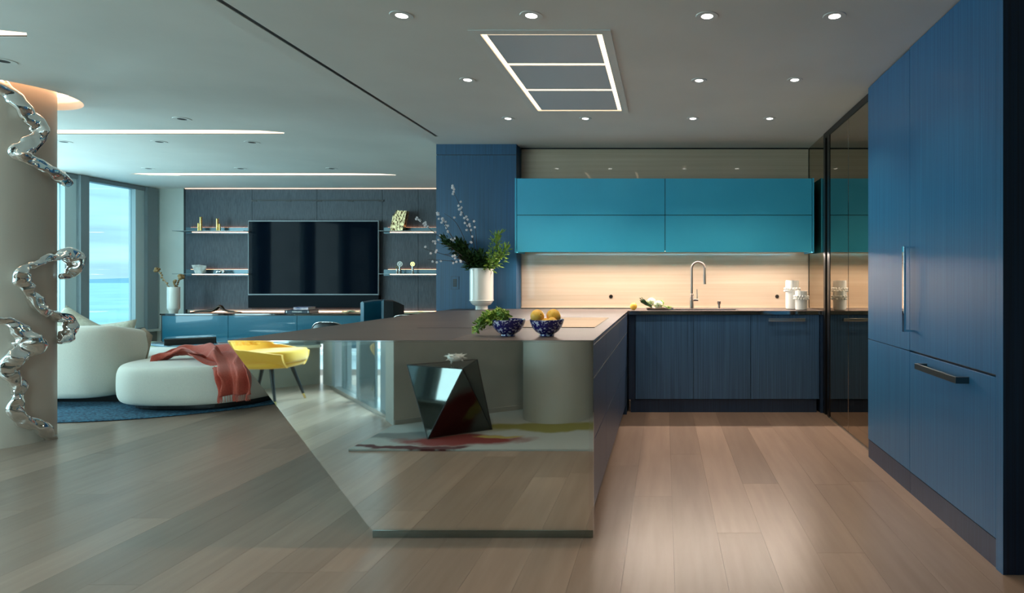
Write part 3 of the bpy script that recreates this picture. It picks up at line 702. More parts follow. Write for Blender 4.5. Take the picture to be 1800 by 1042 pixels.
def shelf(xa, xb, xr, yy, lab):
    z_ = tz(yy, YT-.12)
    t = thing('wall_shelf', lab, 'shelf', ((xa+xb)/2, YT-.1, z_-.02))
    obj('shelf_plate', bx(xa, xb, YT-.26, YT-.02, z_-.006, z_), 'steel_dk', t)
    obj('back_rail', bx(xr, xb-.0, YT-.045, YT-.001, z_-.03, z_+.065), mat('shelf_rail', rgb(84, 104, 112), .3, metal=.5), t)
    led = mat('shelf_led', (1, .8, .6), emit=(1, .43, .22), estr=9)
    obj('led_strip', bx(xr+.1, xb-.05, YT-.055, YT-.045, z_-.012, z_-.0065), led, t)
    obj('led_strip', bx(xr+.05, xb-.02, YT-.018, YT-.006, z_+.0655, z_+.068), mat('shelf_led_up', (1, .8, .6), emit=(1, .43, .22), estr=5), t)
    return z_
zA = shelf(tx(308, YT-.2), tx(433, YT-.2), tx(331), 406.5, 'upper floating shelf left of the television with two gold candlesticks')
zB = shelf(tx(308, YT-.2), tx(433, YT-.2), tx(331), 481, 'lower floating shelf left of the television with a faceted stone')
zC = shelf(tx(668, YT-.2), LX-.01, tx(677), 406.5, 'upper floating shelf right of the television with gold sculpture')
zD = shelf(tx(668, YT-.2), LX-.01, tx(677), 481, 'lower floating shelf right of the television with small round trophies')
SY = YT-.14
for xx, h, h2, s_, lab in ((353, .215, .12, -1, 'taller gold branching candlestick, left of the pair on the shelf'), (382, .19, .11, 1, 'shorter gold branching candlestick, right of the pair on the shelf')):
    X_ = tx(xx, SY); t = thing('candlestick', lab, 'candlestick', (X_, SY, zA))
    bm = nb(); lathe(bm, [(.021, 0), (.018, .01), (.018, h-.005), (.022, h), (.015, h)], X_, SY, zA, 16); obj('stem', bm, 'brass', t, smooth='auto')
    bm = nb(); lathe(bm, [(.014, 0), (.013, h2)], X_+s_*.036, SY, zA+.0, 14); obj('side_arm', bm, 'brass', t, smooth='auto')
# faceted stone
X_ = tx(351, SY); bm = nb()
pts = [(-.03, -.05, 0), (.05, -.03, 0), (.02, .05, 0), (-.10, -.03, .13), (.03, -.05, .135), (.10, .0, .12), (.06, .06, .11), (-.05, .06, .12), (.085, .01, .02)]
for q in pts: bm.verts.new((X_+q[0], SY+q[1], zB+q[2]))
bmesh.ops.convex_hull(bm, input=bm.verts[:]); obj('faceted_stone', bm, 'stone', label='white and brown faceted stone on the lower left shelf', cat='ornament')
X_ = tx(388, SY); bm = nb(); tube(bm, smooth_path([(X_-.06, SY, zB+.025), (X_-.03, SY, zB+.04), (X_, SY-.02, zB+.028), (X_+.03, SY, zB+.045), (X_+.06, SY, zB+.03)], 4), .018, 8)
for q in (-.05, 0, .05): sphere(bm, (X_+q, SY-.01, zB+.016), .016, 10)
obj('metal_figure', bm, 'chrome', smooth=True, label='small silver crumpled figure on the lower left shelf', cat='ornament')
# gold sculpture
X_ = tx(703, SY); bm = nb(); 
prism(bm, [(X_-.13, zC), (X_+.06, zC), (X_+.12, zC+.30), (X_-.03, zC+.31), (X_-.09, zC+.22)], SY-.05, SY+.05, 'y')
bmesh.ops.subdivide_edges(bm, edges=bm.edges[:], cuts=5, use_grid_fill=True)
for v in bm.verts: v.co += Vector((noise.noise(v.co*40), noise.noise(v.co*40+Vector((9, 0, 0))), 0))*.008
obj('gold_sculpture', bm, 'gold', label='leaning gold and cream openwork sculpture on the upper right shelf', cat='sculpture')
for xx, zz, r_, lab, mm in ((703, 464, .04, 'trophy with white round disc, second from left on lower right shelf', 'matwhite'), (725.5, 464, .034, 'trophy with pale gold round disc, rightmost on lower right shelf', 'brass'), (698, 470, .028, 'shorter dark round disc trophy, leftmost on lower right shelf', 'leather_dk')):
    Yy = SY+(0.03 if r_ < .03 else 0)
    X_ = tx(xx, Yy); zc = tz(zz, Yy); t = thing('disc_trophy', lab, 'trophy', (X_, Yy, zD))
    obj('base', lathe(nb(), [(.022, 0), (.02, .02), (.014, .03), (.016, .06), (.016, zc-zD-r_+.004)], X_, Yy, zD, 14), 'steel', t, smooth='auto')
    b0 = nb(); tube(b0, [(X_, Yy-.006, zc), (X_, Yy+.006, zc)], r_, 24); dk = obj('disc', b0, mm, t, smooth='auto')
    b0 = nb()
    for a in range(3):
        an = PI/2+a*2*PI/3; tube(b0, [(X_+.3*r_*math.cos(an), Yy-.0075, zc+.3*r_*math.sin(an)), (X_+.55*r_*math.cos(an), Yy-.0075, zc+.55*r_*math.sin(an))], .003, 6)
    tube(b0, [(X_+.62*r_*math.cos(2*PI*i/24), Yy-.007, zc+.62*r_*math.sin(2*PI*i/24)) for i in range(25)], .0022, 6)
    obj('emblem', b0, 'black' if mm != 'leather_dk' else 'brass', dk)
# console vase with dried flowers
VY = 8.95
X_ = tx(305, VY)
t = obj('vase', lathe(nb(), [(.05, 0), (.055, .01), (.058, .035), (.075, .06), (.078, .075), (.078, .38), (.07, .382), (.07, .1), (0.01, .09)], X_, VY, CZ, 32), 'porcelain', smooth='auto', label='slim white cylindrical vase with dried flowers on the teal console', cat='vase')
dm = mat('dried_flower', rgb(150, 120, 80), .8)
def thistle(tip, head, lab, z0=.25):
    base = Vector((X_, VY, CZ+z0)); pth = smooth_path([base, base.lerp(tip, .55)+Vector((0, 0, .02)), tip], 5)
    t = thing('dried_stem', lab, 'dried flower', base)
    obj('stem', tube(nb(), pth, .006, 6), mat('dried_stalk', rgb(176, 150, 120), .8), t)
    bm = nb(); random.seed(int(tip.x*-100))
    for k in range(6): sphere(bm, tip+Vector((random.uniform(-1, 1), random.uniform(-1, 1), random.uniform(-1, 1)))*head*.5, head*.6, 8)
    for k in range(7):
        c_ = pth[int(len(pth)*.3+k*len(pth)*.09)]; sphere(bm, c_+Vector((random.uniform(-.02, .02), 0, 0)), .014, 6)
    obj('flower_head', bm, dm, t, smooth=True)
thistle(at(276, 474, VY), .04, 'dried thistle stem leaning left in the slim console vase')
thistle(at(318, 487, VY), .045, 'dried thistle stem leaning right in the slim console vase')
thistle(at(308, 495, VY-.05), .03, 'shortest dried thistle stem in the slim console vase')
# driftwood sculpture on console
bm = nb(); tube(bm, smooth_path([at(330, 550, 8.95), at(352, 547, 8.95), at(375, 545.5, 8.95), at(387, 538, 8.95), at(397, 546, 8.95), at(425, 549, 8.95)], 6), .022, 8, r_fn=lambda t_: .01+.02*math.sin(PI*t_), flat=.7)
for v in bm.verts: v.co.z = max(v.co.z, CZ+.002)
obj('driftwood', bm, mat('dark_bronze', rgb(60, 50, 42), .3, metal=.7), smooth=True, label='dark twisted driftwood sculpture on the left of the teal console', cat='sculpture')
bm = nb(); tube(bm, smooth_path([at(600, 550, 8.95), at(620, 548, 8.95), at(645, 549, 8.95), at(700, 550, 8.95), at(770, 549.5, 8.95)], 6), .02, 8, r_fn=lambda t_: .012+.015*abs(math.sin(9*t_)), flat=.6)
for v in bm.verts: v.co.z = max(v.co.z, CZ+.002); v.co += Vector((0, 0, max(0, noise.noise(v.co*18))*.03))
obj('driftwood', bm, mat('pale_gilded_wood', rgb(190, 185, 150), .4, metal=.3), smooth=True, label='pale gilded low branch sculpture behind the teal chair', cat='sculpture')
# books
def book(x0_, x1_, ya, yb, z0_, z1_, m, lab):
    t = thing('book', lab, 'book', ((x0_+x1_)/2, (ya+yb)/2, z0_))
    b0 = nb(); box(b0, x0_, x1_, ya, yb, z0_, z0_+.004); box(b0, x0_, x1_, ya, yb, z1_-.004, z1_); box(b0, x0_, x1_, ya, ya+.004, z0_, z1_)
    obj('cover', b0, m, t); obj('pages', bx(x0_+.004, x1_-.004, ya+.005, yb-.004, z0_+.004, z1_-.004), 'matwhite', t); return t
by = 8.83
k1 = book(tx(500, by), tx(543.5, by), by, by+.25, CZ+.0005, CZ+.048, mat('navy_cover', rgb(16, 40, 60), .5), 'thick navy book with white spine lettering on the console')
k2 = book(tx(515, by), tx(541, by), by+.01, by+.2, CZ+.049, CZ+.094, noisy(mat('printed_cover', rgb(120, 130, 160), .5), (8, 8, 30), rgb(60, 80, 130), rgb(220, 200, 200)), 'smaller colourful book on top of the navy book')
fc = bpy.data.curves.new('spine_lettering', 'FONT'); fc.body = 'TASCHENBOOK'; fc.size = .03; fc.extrude = .0006; fc.align_x = 'CENTER'; fc.align_y = 'CENTER'
fc.body = 'FERRIGERS'
fo = bpy.data.objects.new('tmp_text', fc); C.objects.link(fo); dg = bpy.context.evaluated_depsgraph_get(); dg.update()
fme = bpy.data.meshes.new_from_object(fo.evaluated_get(dg)); bpy.data.objects.remove(fo)
fme.materials.clear(); fme.materials.append(M['matwhite'])
fo = bpy.data.objects.new('spine_lettering', fme); C.objects.link(fo); fo.parent = k1; fo.rotation_euler = (PI/2, 0, 0)
fo.location = Vector((tx(522, by), by-.001, CZ+.024))-k1.location
for xx in (503, 541): obj('spine_mark', bx(tx(xx, by), tx(xx+1.3, by), by-.0012, by, CZ+.01, CZ+.038), 'matwhite', k1)
# ================================================================== dining chairs peeking over the island
def barrel_chair(loc, rot, lab, top, mi, mo, w=.5, wrap=1.15, piping=True, grp=None):
    t = thing('armchair', lab, 'chair', loc); t.rotation_euler = (0, 0, rot)
    R0, th = w/2, .05
    def shell(r0, r1, z0, z1, m, nm):
        bm = nb(); n_ = 22; rows = []
        for i in range(n_+1):
            a = -wrap+2*wrap*i/n_; zz = z1-(abs(a)/wrap)**3*.16
            c_, s_ = math.sin(a), math.cos(a)
            rows.append([bm.verts.new((r_*c_, r_*s_*.9, h)) for r_, h in ((r0, z0), (r1, z0), (r1*1.02, zz-.02), ((r0+r1)/2, zz), (r0, zz-.02))])
        for a, b_ in zip(rows, rows[1:]):
            for k in range(5): bm.faces.new((a[k], a[(k+1) % 5], b_[(k+1) % 5], b_[k]))
        bm.faces.new(rows[0]); bm.faces.new(rows[-1][::-1]); bmesh.ops.recalc_face_normals(bm, faces=bm.faces[:])
        return obj(nm, bm, m, t, smooth='auto', local=True)
    shell(R0-th, R0-.012, .46, top-.004, mi, 'backrest'); shell(R0-.011, R0+.01, .40, top, mo, 'back_shell')
    bm = supere(nb(), (0, -.02), R0-.055, R0-.04, .40, .49, n=32, edge=.08); obj('seat', bm, mi, t, smooth='auto', local=True)
    for sx in (-1, 1):
        for sy in (-1, 1):
            obj('leg', tube(nb(), [(sx*.15, sy*.15, .41), (sx*.19, sy*.19, 0)], [.017, .010], 10), 'legblack', t, smooth='auto', local=True)
    if piping:
        bm = nb(); tube(bm, [((R0+.004)*math.sin(a), (R0+.004)*math.cos(a)*.9, top-(abs(a)/wrap)**3*.16+.006) for a in [-wrap+2*wrap*i/30 for i in range(31)]], .006, 8)
        obj('piping', bm, 'chrome', t, smooth=True, local=True)
    return t
def lev(x, y, z):  # on plane z
    return onz(x, y, z)
p = lev(581, 566, .80); barrel_chair((p.x, p.y+.1, 0), PI, 'dark low-backed chair with silver rim left of the island corner', .80, 'leather_dk', 'leather_dk', w=.42)
p = lev(715, 552.5, .80); barrel_chair((p.x+.08, p.y-.05, 0), PI, 'dark low-backed chair with silver rim in front of the teal chair', .80, 'leather_dk', 'leather_dk', w=.44)
# teal chair: folded leather back
p = at(668, 530, 7.9)
t = thing('armchair', 'teal leather high-backed chair between island and console', 'chair', (p.x, 7.95, 0))
top = tz(527, 7.9)
xa, xm, xb = tx(640, 7.8), tx(671, 7.8), tx(699, 7.9)
bm = nb()
def slab3(bm, pts, th):  # vertical curved slab from plan points with thickness
    L_ = [Vector((q[0], q[1])) for q in pts]; ringsA = []
    for i, q in enumerate(L_):
        d_ = (L_[min(i+1, len(L_)-1)]-L_[max(i-1, 0)]).normalized(); n_ = Vector((-d_.y, d_.x))*th/2
        sg = pts[i][2] if len(pts[i]) > 2 else top
        ringsA.append([bm.verts.new((*(q+n_), .42)), bm.verts.new((*(q-n_), .42)), bm.verts.new((*(q-n_), sg-.015)), bm.verts.new((*q, sg)), bm.verts.new((*(q+n_), sg-.015))])
    for a, b_ in zip(ringsA, ringsA[1:]):
        for k in range(5): bm.faces.new((a[k], a[(k+1) % 5], b_[(k+1) % 5], b_[k]))
    bm.faces.new(ringsA[0]); bm.faces.new(ringsA[-1][::-1]); bmesh.ops.recalc_face_normals(bm, faces=bm.faces[:])
slab3(bm, [(xa, 7.75, top-.015), (xa+.05, 7.95), (xa+.12, 8.05), (xm-.03, 8.02), (xm, 7.85, top)], .05)
obj('backrest', bm, 'leather', t, smooth='auto', label='glossy teal leather inner back')
bm = nb(); slab3(bm, [(xm+.03, 7.80, top+.005), (xm+.12, 7.83, top), (xb-.02, 7.9, top-.02), (xb, 8.02, top-.06)], .07)
obj('wing', bm, 'leather_dk', t, smooth='auto')
obj('seat', bx(xa+.02, xb-.03, 7.45, 7.95, .36, .47, bev=.03), 'leather', t, smooth='auto')
for sx in (xa+.07, xb-.07):
    for sy in (7.5, 7.9): obj('leg', tube(nb(), [(sx, sy, .37), (sx, sy, 0)], [.018, .01], 10), 'legblack', t, smooth='auto')
# ================================================================== rug, sofa, table
rg = obj('round_rug', lathe(nb(), [(1.84, 0), (1.86, .006), (1.85, .012), (1.82, .016)], -5.3, 7.02, 0.0005, 96), 'rugblue', smooth='auto', label='large round dark blue woven rug under the sofa', cat='rug')
sf = thing('sofa', 'curved cream boucle sofa with high back and low rounded chaise', 'sofa', (-5.3, 6.3, .017))
ch = supere(nb(), (-4.50, 6.24), .71, .80, .075, .425, n=64, p=2.5, edge=.12, rings=16)
obj('chaise', ch, 'sofa', sf, smooth=True)
obj('seat', supere(nb(), (-6.2, 6.62), .92, .62, .075, .42, n=48, p=4, edge=.08), 'sofa', sf, smooth=True)
bm = nb()
# backrest: plan path, wall with flared rounded end
path = smooth_path([(-7.0, 5.95, 0), (-6.3, 5.80, 0), (-5.9, 5.80, 0), (-5.55, 5.80, 0), (-5.40, 5.87, 0), (-5.36, 6.0, 0), (-5.36, 6.2, 0)], 5)
rows = []
zz = [.075, .12, .35, .55, .70, .755, .775, .765, .72, .5, .12]
for i, (p_, t_, s_, u_) in enumerate(frames([Vector((q.x, q.y, 0)) for q in path])):
    n_ = Vector((t_.y, -t_.x, 0)); f = i/(len(path)-1)
    drop = .0 if f < .75 else (f-.75)*.25
    flare = .0 if f < .6 else (f-.6)/.4
    offs = [.05, .075, .085+.02*flare, .09+.07*flare, .09+.09*flare, .06+.08*flare, 0+.05*flare, -.07+.02*flare, -.11, -.12, -.12]
    rows.append([bm.verts.new(p_ + n_*o_ + Vector((0, 0, z_-(drop if z_ > .5 else 0)))) for o_, z_ in zip(offs, zz)])
K = len(zz)
for a, b_ in zip(rows, rows[1:]):
    for k in range(K): bm.faces.new((a[k], a[(k+1) % K], b_[(k+1) % K], b_[k]))
bm.faces.new(rows[0]); bm.faces.new(rows[-1][::-1]); bmesh.ops.recalc_face_normals(bm, faces=bm.faces[:])
obj('backrest', bm, 'sofa', sf, smooth=True, sub=1)
obj('back_edging', tube(nb(), [(-5.29, 6.2, .3), (-5.24, 6.2, .5), (-5.20, 6.19, .64), (-5.27, 6.19, .70)], .03, 8), 'sofa_tan', sf, smooth=True, label='taupe fabric end')
obj('plinth', supere(nb(), (-4.5, 6.25), .6, .66, .017, .08, n=48, edge=.01), 'black', sf)
obj('plinth', bx(-6.8, -5.2, 6.0, 6.9, .017, .08), 'black', sf)
def pillow(c, w, h, th, rot, tilt, lab, m):
    bm = nb(); g_ = 14; top_, bot_ = {}, {}
    for i in range(g_+1):
        for j in range(g_+1):
            u, v = i/g_*2-1, j/g_*2-1; k = max(0, (1-u**4)*(1-v**4))**.6
            pinch = 1-.08*(1-abs(u*v))*0 - .06*(abs(u)*(1-v*v)+abs(v)*(1-u*u))
            for D, s_ in ((top_, 1), (bot_, -1)):
                if s_ == -1 and (i in (0, g_) or j in (0, g_)): D[i, j] = top_[i, j]
                else: D[i, j] = bm.verts.new((u*w/2*pinch, s_*th/2*k, v*h/2*pinch))
    for i in range(g_):
        for j in range(g_):
            bm.faces.new((top_[i, j], top_[i, j+1], top_[i+1, j+1], top_[i+1, j])); bm.faces.new((bot_[i, j], bot_[i+1, j], bot_[i+1, j+1], bot_[i, j+1]))
    o = obj('cushion', bm, m, smooth=True, local=True, label=lab, cat='cushion'); o.location = c; o.rotation_euler = (tilt, rot, .1)
    return o
pillow((tx(128, 6.15), 6.13, .66), .46, .42, .16, .55, -.3, 'square stone cushion behind the sofa back, left one', 'pillow')
pillow((tx(182, 6.2), 6.22, .58), .56, .40, .16, -.12, -.3, 'square stone cushion with dark corner behind the sofa back, right one', 'pillow')
# coral throw
random.seed(4)
bm = nb(); nu, nv = 46, 26; G = {}
pth = smooth_path([at(278, 634, 5.95), at(310, 626, 6.05), at(345, 620, 6.08), at(375, 621, 6.0), at(395, 628, 5.85), at(402, 640, 5.66), at(408, 660, 5.53), at(412, 694, 5.50)], 7)
L_ = len(pth)
for i in range(L_):
    f = i/(L_-1)
    p_ = pth[i]
    wid = .09+.20*min(1, f*1.6)*(1-.25*max(0, f-.5)*2)
    for j in range(nv+1):
        v = j/nv*2-1
        fold = .024*math.sin(v*8+f*6)+.03*noise.noise(Vector((v*2.5, f*8, 2)))+.018*math.sin(v*14+f*9)+.02*abs(noise.noise(Vector((v*5, f*14, 7))))
        if f < .55: q = p_+Vector((v*wid*.25, v*wid*.9, .035+fold*1.2-abs(v)*.02)); q.z = max(q.z, .418)
        else:
            k = min(1, (f-.55)/.15); q = p_+Vector((v*wid*.52+.02*math.sin(f*9), v*wid*.9*(1-k)+(-fold*1.3-.015+.05*v)*k, (.035+fold)*(1-k)))
        G[i, j] = bm.verts.new(q)
for i in range(L_-1):
    for j in range(nv): bm.faces.new((G[i, j], G[i+1, j], G[i+1, j+1], G[i, j+1]))
ends = [G[L_-1, j].co.copy() for j in range(nv+1)]
tb = thing('throw_blanket', 'coral red fringed throw draped over the low cream chaise', 'blanket', pth[4])
o = obj('cloth', bm, 'coral', tb, smooth=True); md = o.modifiers.new('thick', 'SOLIDIFY'); md.thickness = .006
bm = nb()
for i in range(len(ends)-1):
    for k in range(2):
        q = ends[i].lerp(ends[i+1], k/2); tube(bm, [q, q+Vector((random.uniform(-.006, .006), -.002, -.055))], .0022, 5)
obj('fringe', bm, 'coral', tb, kind='stuff')
# coffee table
ct = thing('coffee_table', 'large oval glossy pale coffee table behind the chaise', 'table', (-5.45, 7.6, .017))
obj('table_top', lathe(nb(), [(.97, 0), (1.0, .012), (1.0, .028), (.985, .035)], -5.35, 7.86, .385, 72, sx=1.15, sy=.58), mat('polished_pale_top', rgb(120, 150, 165), .06, coat=1), ct, smooth='auto')
obj('pedestal', lathe(nb(), [(.42, 0), (.4, .02), (.26, .2), (.36, .36), (.4, .367)], -5.35, 7.86, .017, 40, sx=1.3, sy=.6), 'sofa_tan', ct, smooth='auto')
bb = thing('box', 'flat black lidded box on the coffee table', 'box', (tx(336, 7.6), 7.6, .42)); bb.rotation_euler = (0, 0, .62)
obj('base', bx(-.25, .25, -.17, .17, .0, .062, bev=.003), 'black', bb, local=True); obj('lid', bx(-.252, .252, -.172, .172, .064, .082, bev=.003), 'blackgloss', bb, local=True)
obj('ottoman', supere(nb(), (tx(262, 8.15), 8.2), .28, .28, .0005, .36, n=40, edge=.12), mat('pale_green_fabric', rgb(185, 205, 170), .8), smooth=True, label='pale green round pouf behind the coffee table', cat='ottoman')
# ================================================================== metal sculptures on column
def colpt(x, y, off):
    dx, dz = (x-CX)/F, -(y-CY)/F; r = CR+off
    a = dx*dx+1; b = -2*(dx*CCX+CCY); c = CCX**2+CCY**2-r*r; D = b*b-4*a*c
    Y_ = (-b-math.sqrt(D))/(2*a) if D > 0 else -b/(2*a)
    return Vector((dx*Y_, Y_, CAMZ+dz*Y_))
def ribbon(pts, lab, seed, crumple=.42):
    """pts: (x, y, width_px) -> crumpled polished ribbon of real thickness around the column"""
    P3 = smooth_path([colpt(x, y, .045) for x, y, w in pts], 8)
    Wd = []
    for i in range(len(pts)-1):
        for j in range(8): Wd.append(pts[i][2]+(pts[i+1][2]-pts[i][2])*j/8)
    Wd.append(pts[-1][2])
    bm = nb(); n_ = 18; rings = []; fr_ = []
    for i, p_ in enumerate(P3):
        tq = (P3[min(i+1, len(P3)-1)]-P3[max(i-1, 0)]).normalized()
        view = (p_-Vector((0, 0, CAMZ))).normalized()
        s_ = tq.cross(view).normalized(); u_ = s_.cross(tq).normalized()
        hw = Wd[i]/2/F*p_.y*1.12; ht = min(.05, hw*.8)
        if i == 0 or i == len(P3)-1: hw *= .35; ht *= .35
        ring_ = []
        for k in range(n_):
            a = 2*PI*k/n_
            ca, sa = math.cos(a), math.sin(a)
            q = Vector((math.copysign(abs(ca)**.8, ca)*hw, math.copysign(abs(sa)**.8, sa)*ht, 0))
            nn = noise.noise(Vector((i*.16+seed, ca*.9, sa*.9)))*crumple*1.5 + noise.noise(Vector((i*.4+seed*3, ca*1.7, sa*1.7)))*crumple*.35
            # creased facets along the ribbon
            nn += (.30*abs(math.sin(i*.27+ca*1.6+sa*.9+seed))-.12)*crumple
            ring_.append(bm.verts.new(p_+(s_*q.x+u_*q.y)*(1+nn)))
        rings.append(ring_)
    for a, b_ in zip(rings, rings[1:]):
        for k in range(n_): bm.faces.new((a[k], a[(k+1) % n_], b_[(k+1) % n_], b_[k]))
    bm.faces.new(rings[0][::-1]); bm.faces.new(rings[-1])
    return obj('wall_sculpture', bm, 'chrome_art', smooth=True, label=lab, cat='sculpture', sub=1)
ribbon([(-25, 128, 20), (0, 150, 22), (28, 172, 22), (48, 200, 22), (66, 222, 20), (68, 240, 20), (48, 258, 22), (33, 270, 22), (48, 280, 17), (75, 292, 16), (98, 306, 16), (108, 312, 20), (120, 322, 12)], 'polished metal ribbon sculpture at the top of the column', 1.3)
ribbon([(106, 486, 7), (120, 484, 11), (132, 470, 20), (128, 452, 24), (112, 447, 18), (96, 452, 9), (84, 453, 12), (68, 462, 9), (50, 468, 12), (38, 480, 20), (44, 498, 18), (50, 512, 15), (62, 530, 17), (76, 545, 17), (88, 549, 8), (103, 556, 15), (121, 562, 14), (124, 580, 18), (113, 596, 20), (104, 602, 5)], 'S-curved polished metal ribbon sculpture halfway up the column', 5.1)
ribbon([(-20, 562, 10), (0, 564, 12), (22, 570, 16), (42, 588, 22), (50, 604, 40), (34, 622, 30), (18, 640, 22), (14, 655, 20), (28, 670, 20), (31, 690, 16), (29, 712, 18), (36, 736, 20), (58, 744, 18), (76, 754, 18), (90, 768, 12), (100, 772, 4)], 'polished metal ribbon sculpture climbing from the foot of the column', 9.4)
# ================================================================== things on the island
def foliage_leaf(bm, p, d, L_, w_, up=Vector((0, 0, 1))):
    s = d.cross(up)
    if s.length < .01: s = Vector((1, 0, 0))
    s.normalize(); n_ = s.cross(d).normalized()
    a = bm.verts.new(p); b_ = bm.verts.new(p+d*L_*.5+s*w_/2+n_*.003); c_ = bm.verts.new(p+d*L_); e_ = bm.verts.new(p+d*L_*.5-s*w_/2+n_*.003)
    m_ = bm.verts.new(p+d*L_*.5-n_*.003)
    bm.faces.new((a, b_, m_)); bm.faces.new((b_, c_, m_)); bm.faces.new((c_, e_, m_)); bm.faces.new((e_, a, m_))
VX, VYY = tx(846.5, 5.8), 5.8
vh = .39
obj('vase', lathe(nb(), [(.055, 0), (.058, .004), (.056, .03), (.06, .038), (.085, .048), (.10, .07), (.105, .082), (.112, .084), (.112, .092), (.109, .094), (.109, vh), (.101, vh), (.101, .11), (.01, .10)], VX, VYY, CT, 48), 'porcelain', smooth='auto', label='tall white porcelain vase with footed base on the island', cat='vase')
vt = Vector((VX, VYY, CT+.22))
def branch(tip, lab, mid=None, bl=0, lf=0, r=.005, seed=0, Yt_=None, mleaf='leaf', lfrom=.35, leaf_len=.052, side=0):
    random.seed(seed)
    tip = at(*tip, Yt_ or 5.72)
    rim = Vector((VX+max(-.09, min(.09, (tip.x-VX)*.25)), VYY-.03, CT+vh+.0))
    ctrl = [vt+Vector(((rim.x-VX)*.3, 0, 0)), rim]
    if mid: ctrl += [at(*m_, Yt_ or 5.72) for m_ in mid]
    ctrl += [tip]
    pth = smooth_path(ctrl, 8)
    t = thing('blossom_branch' if bl else 'leafy_branch', lab, 'branch', pth[0])
    bm = tube(nb(), pth, r, 6, r_fn=lambda f: r*(1-.7*f)); 
    n0 = int(len(pth)*.45)
    for k in range(side):
        p_ = pth[random.randint(n0, len(pth)-3)]; tube(bm, [p_, p_+Vector((random.uniform(-.08, .08), random.uniform(-.04, .04), random.uniform(.0, .07)))], r*.45, 5)
    obj('stem', bm, 'twig', t, smooth=True)
    if bl:
        bm = nb()
        for k in range(bl):
            f = random.uniform(.45, 1)**.8; c_ = pth[int(f*(len(pth)-1))]+Vector((random.uniform(-.022, .022), random.uniform(-.02, .01), random.uniform(-.022, .022)))
            for m_ in range(5):
                an = 2*PI*m_/5+k; q = c_+Vector((math.cos(an)*.008, random.uniform(-.003, .003), math.sin(an)*.008))
                foliage_leaf(bm, c_, (q-c_).normalized(), .014, .012, Vector((0, 1, 0)))
            sphere(bm, c_, .0045, 6)
        obj('blossoms', bm, 'blossom', t, kind='stuff')
    if lf:
        bm = nb()
        for k in range(lf):
            f = lfrom+(1-lfrom)*random.random(); i_ = min(int(f*(len(pth)-1)), len(pth)-2); c_ = pth[i_]; tg = (pth[i_+1]-pth[i_]).normalized()
            rnd = Vector((random.uniform(-1, 1), random.uniform(-1, 1), random.uniform(-1, 1))).normalized()
            d_ = (tg*.6+rnd).normalized(); c2 = c_+rnd*random.uniform(0, .05)
            foliage_leaf(bm, c2, d_, leaf_len*random.uniform(.7, 1.2), leaf_len*.45, rnd)
        obj('foliage', bm, mleaf, t, kind='stuff')
branch((792, 326), 'tallest blossoming twig rising above the vase', mid=[(833, 430), (812, 370)], bl=26, seed=1, side=2)
branch((830, 384), 'thin upright twig just right of the tallest twig', mid=[(838, 430), (836, 405)], bl=2, seed=2, r=.004)
branch((730, 381), 'long blossoming twig reaching furthest left over the shelf', mid=[(800, 440), (765, 410)], bl=16, seed=3, side=4)
branch((772, 376), 'curving blossom-laden twig beside the pier edge', mid=[(810, 440), (788, 405)], bl=24, seed=4, side=2)
branch((781, 375), 'bare arching twig between the blossoming twigs', mid=[(820, 430), (802, 392)], bl=1, seed=5)
branch((755, 425), 'dark bare twig pointing left above the green sprays', mid=[(815, 452), (782, 430)], bl=3, seed=6, Yt_=5.66)
branch((745, 437), 'blossoming twig pointing left at middle height', mid=[(815, 458), (780, 447)], bl=8, seed=7, Yt_=5.6, side=2)
branch((751, 456), 'lowest blossoming twig pointing left over the pier', mid=[(815, 462), (785, 458)], bl=7, seed=8, Yt_=5.66, side=2)
branch((784, 424), 'dense dark leafy spray leaning left out of the vase', mid=[(825, 458), (805, 438)], lf=420, seed=9, r=.005, lfrom=.28)
branch((806, 428), 'dense dark leafy spray left of the vase centre', mid=[(835, 455), (820, 440)], lf=380, seed=12, r=.005, lfrom=.28)
branch((845, 446), 'short dark leafy spray in the centre of the vase', mid=[(846, 460)], lf=300, seed=13, r=.005, lfrom=.3)
branch((875, 411), 'bright leafy spray, the taller one on the right of the vase', mid=[(862, 458), (872, 432)], lf=170, seed=10, r=.004, mleaf='leaf2', lfrom=.3)
branch((887, 436), 'bright leafy spray, the lower one on the right of the vase', mid=[(866, 464), (880, 450)], lf=170, seed=11, r=.004, mleaf='leaf2', lfrom=.3)
BY = 3.10; bz = CT
def bowl(xc, lab):
    X_ = tx(xc, BY)
    o = obj('bowl', lathe(nb(), [(.034, 0), (.036, .003), (.035, .010), (.055, .022), (.073, .044), (.083, .070), (.086, .083), (.083, .084), (.079, .070), (.068, .046), (.05, .027), (.005, .02)], X_, BY, bz, 48), 'speckle', smooth='auto', label=lab, cat='bowl')
    return X_
X1 = bowl(893.5, 'blue and white speckled bowl holding a bunch of leafy herbs'); X2 = bowl(961.5, 'blue and white speckled bowl holding yellow citrus fruit')
def citrus(c, r, lab, name='lemon', ax=(1, 0, 0)):
    bm = nb(); ax = Vector(ax).normalized()
    rr = bmesh.ops.create_uvsphere(bm, u_segments=24, v_segments=16, radius=r)
    for v in rr['verts']:
        k = abs(v.co.normalized().dot(ax)); v.co *= 1+.12*max(0, k-.75)*4*.8
    bmesh.ops.translate(bm, vec=c, verts=bm.verts)
    t = thing(name, lab, 'fruit', Vector(c)-Vector((0, 0, r))); obj('peel', bm, 'citrus', t, smooth=True)
    e_ = Vector(c)+ax*r*1.10; b0 = nb(); sphere(b0, e_, .003, 6); obj('stem_end', b0, mat('stalk', rgb(120, 120, 50), .7), t)
citrus((tx(944.5, BY-.01), BY-.01, bz+.1), .0345, 'pale yellow fruit, upper left in the citrus bowl', ax=(.6, -.7, .3))
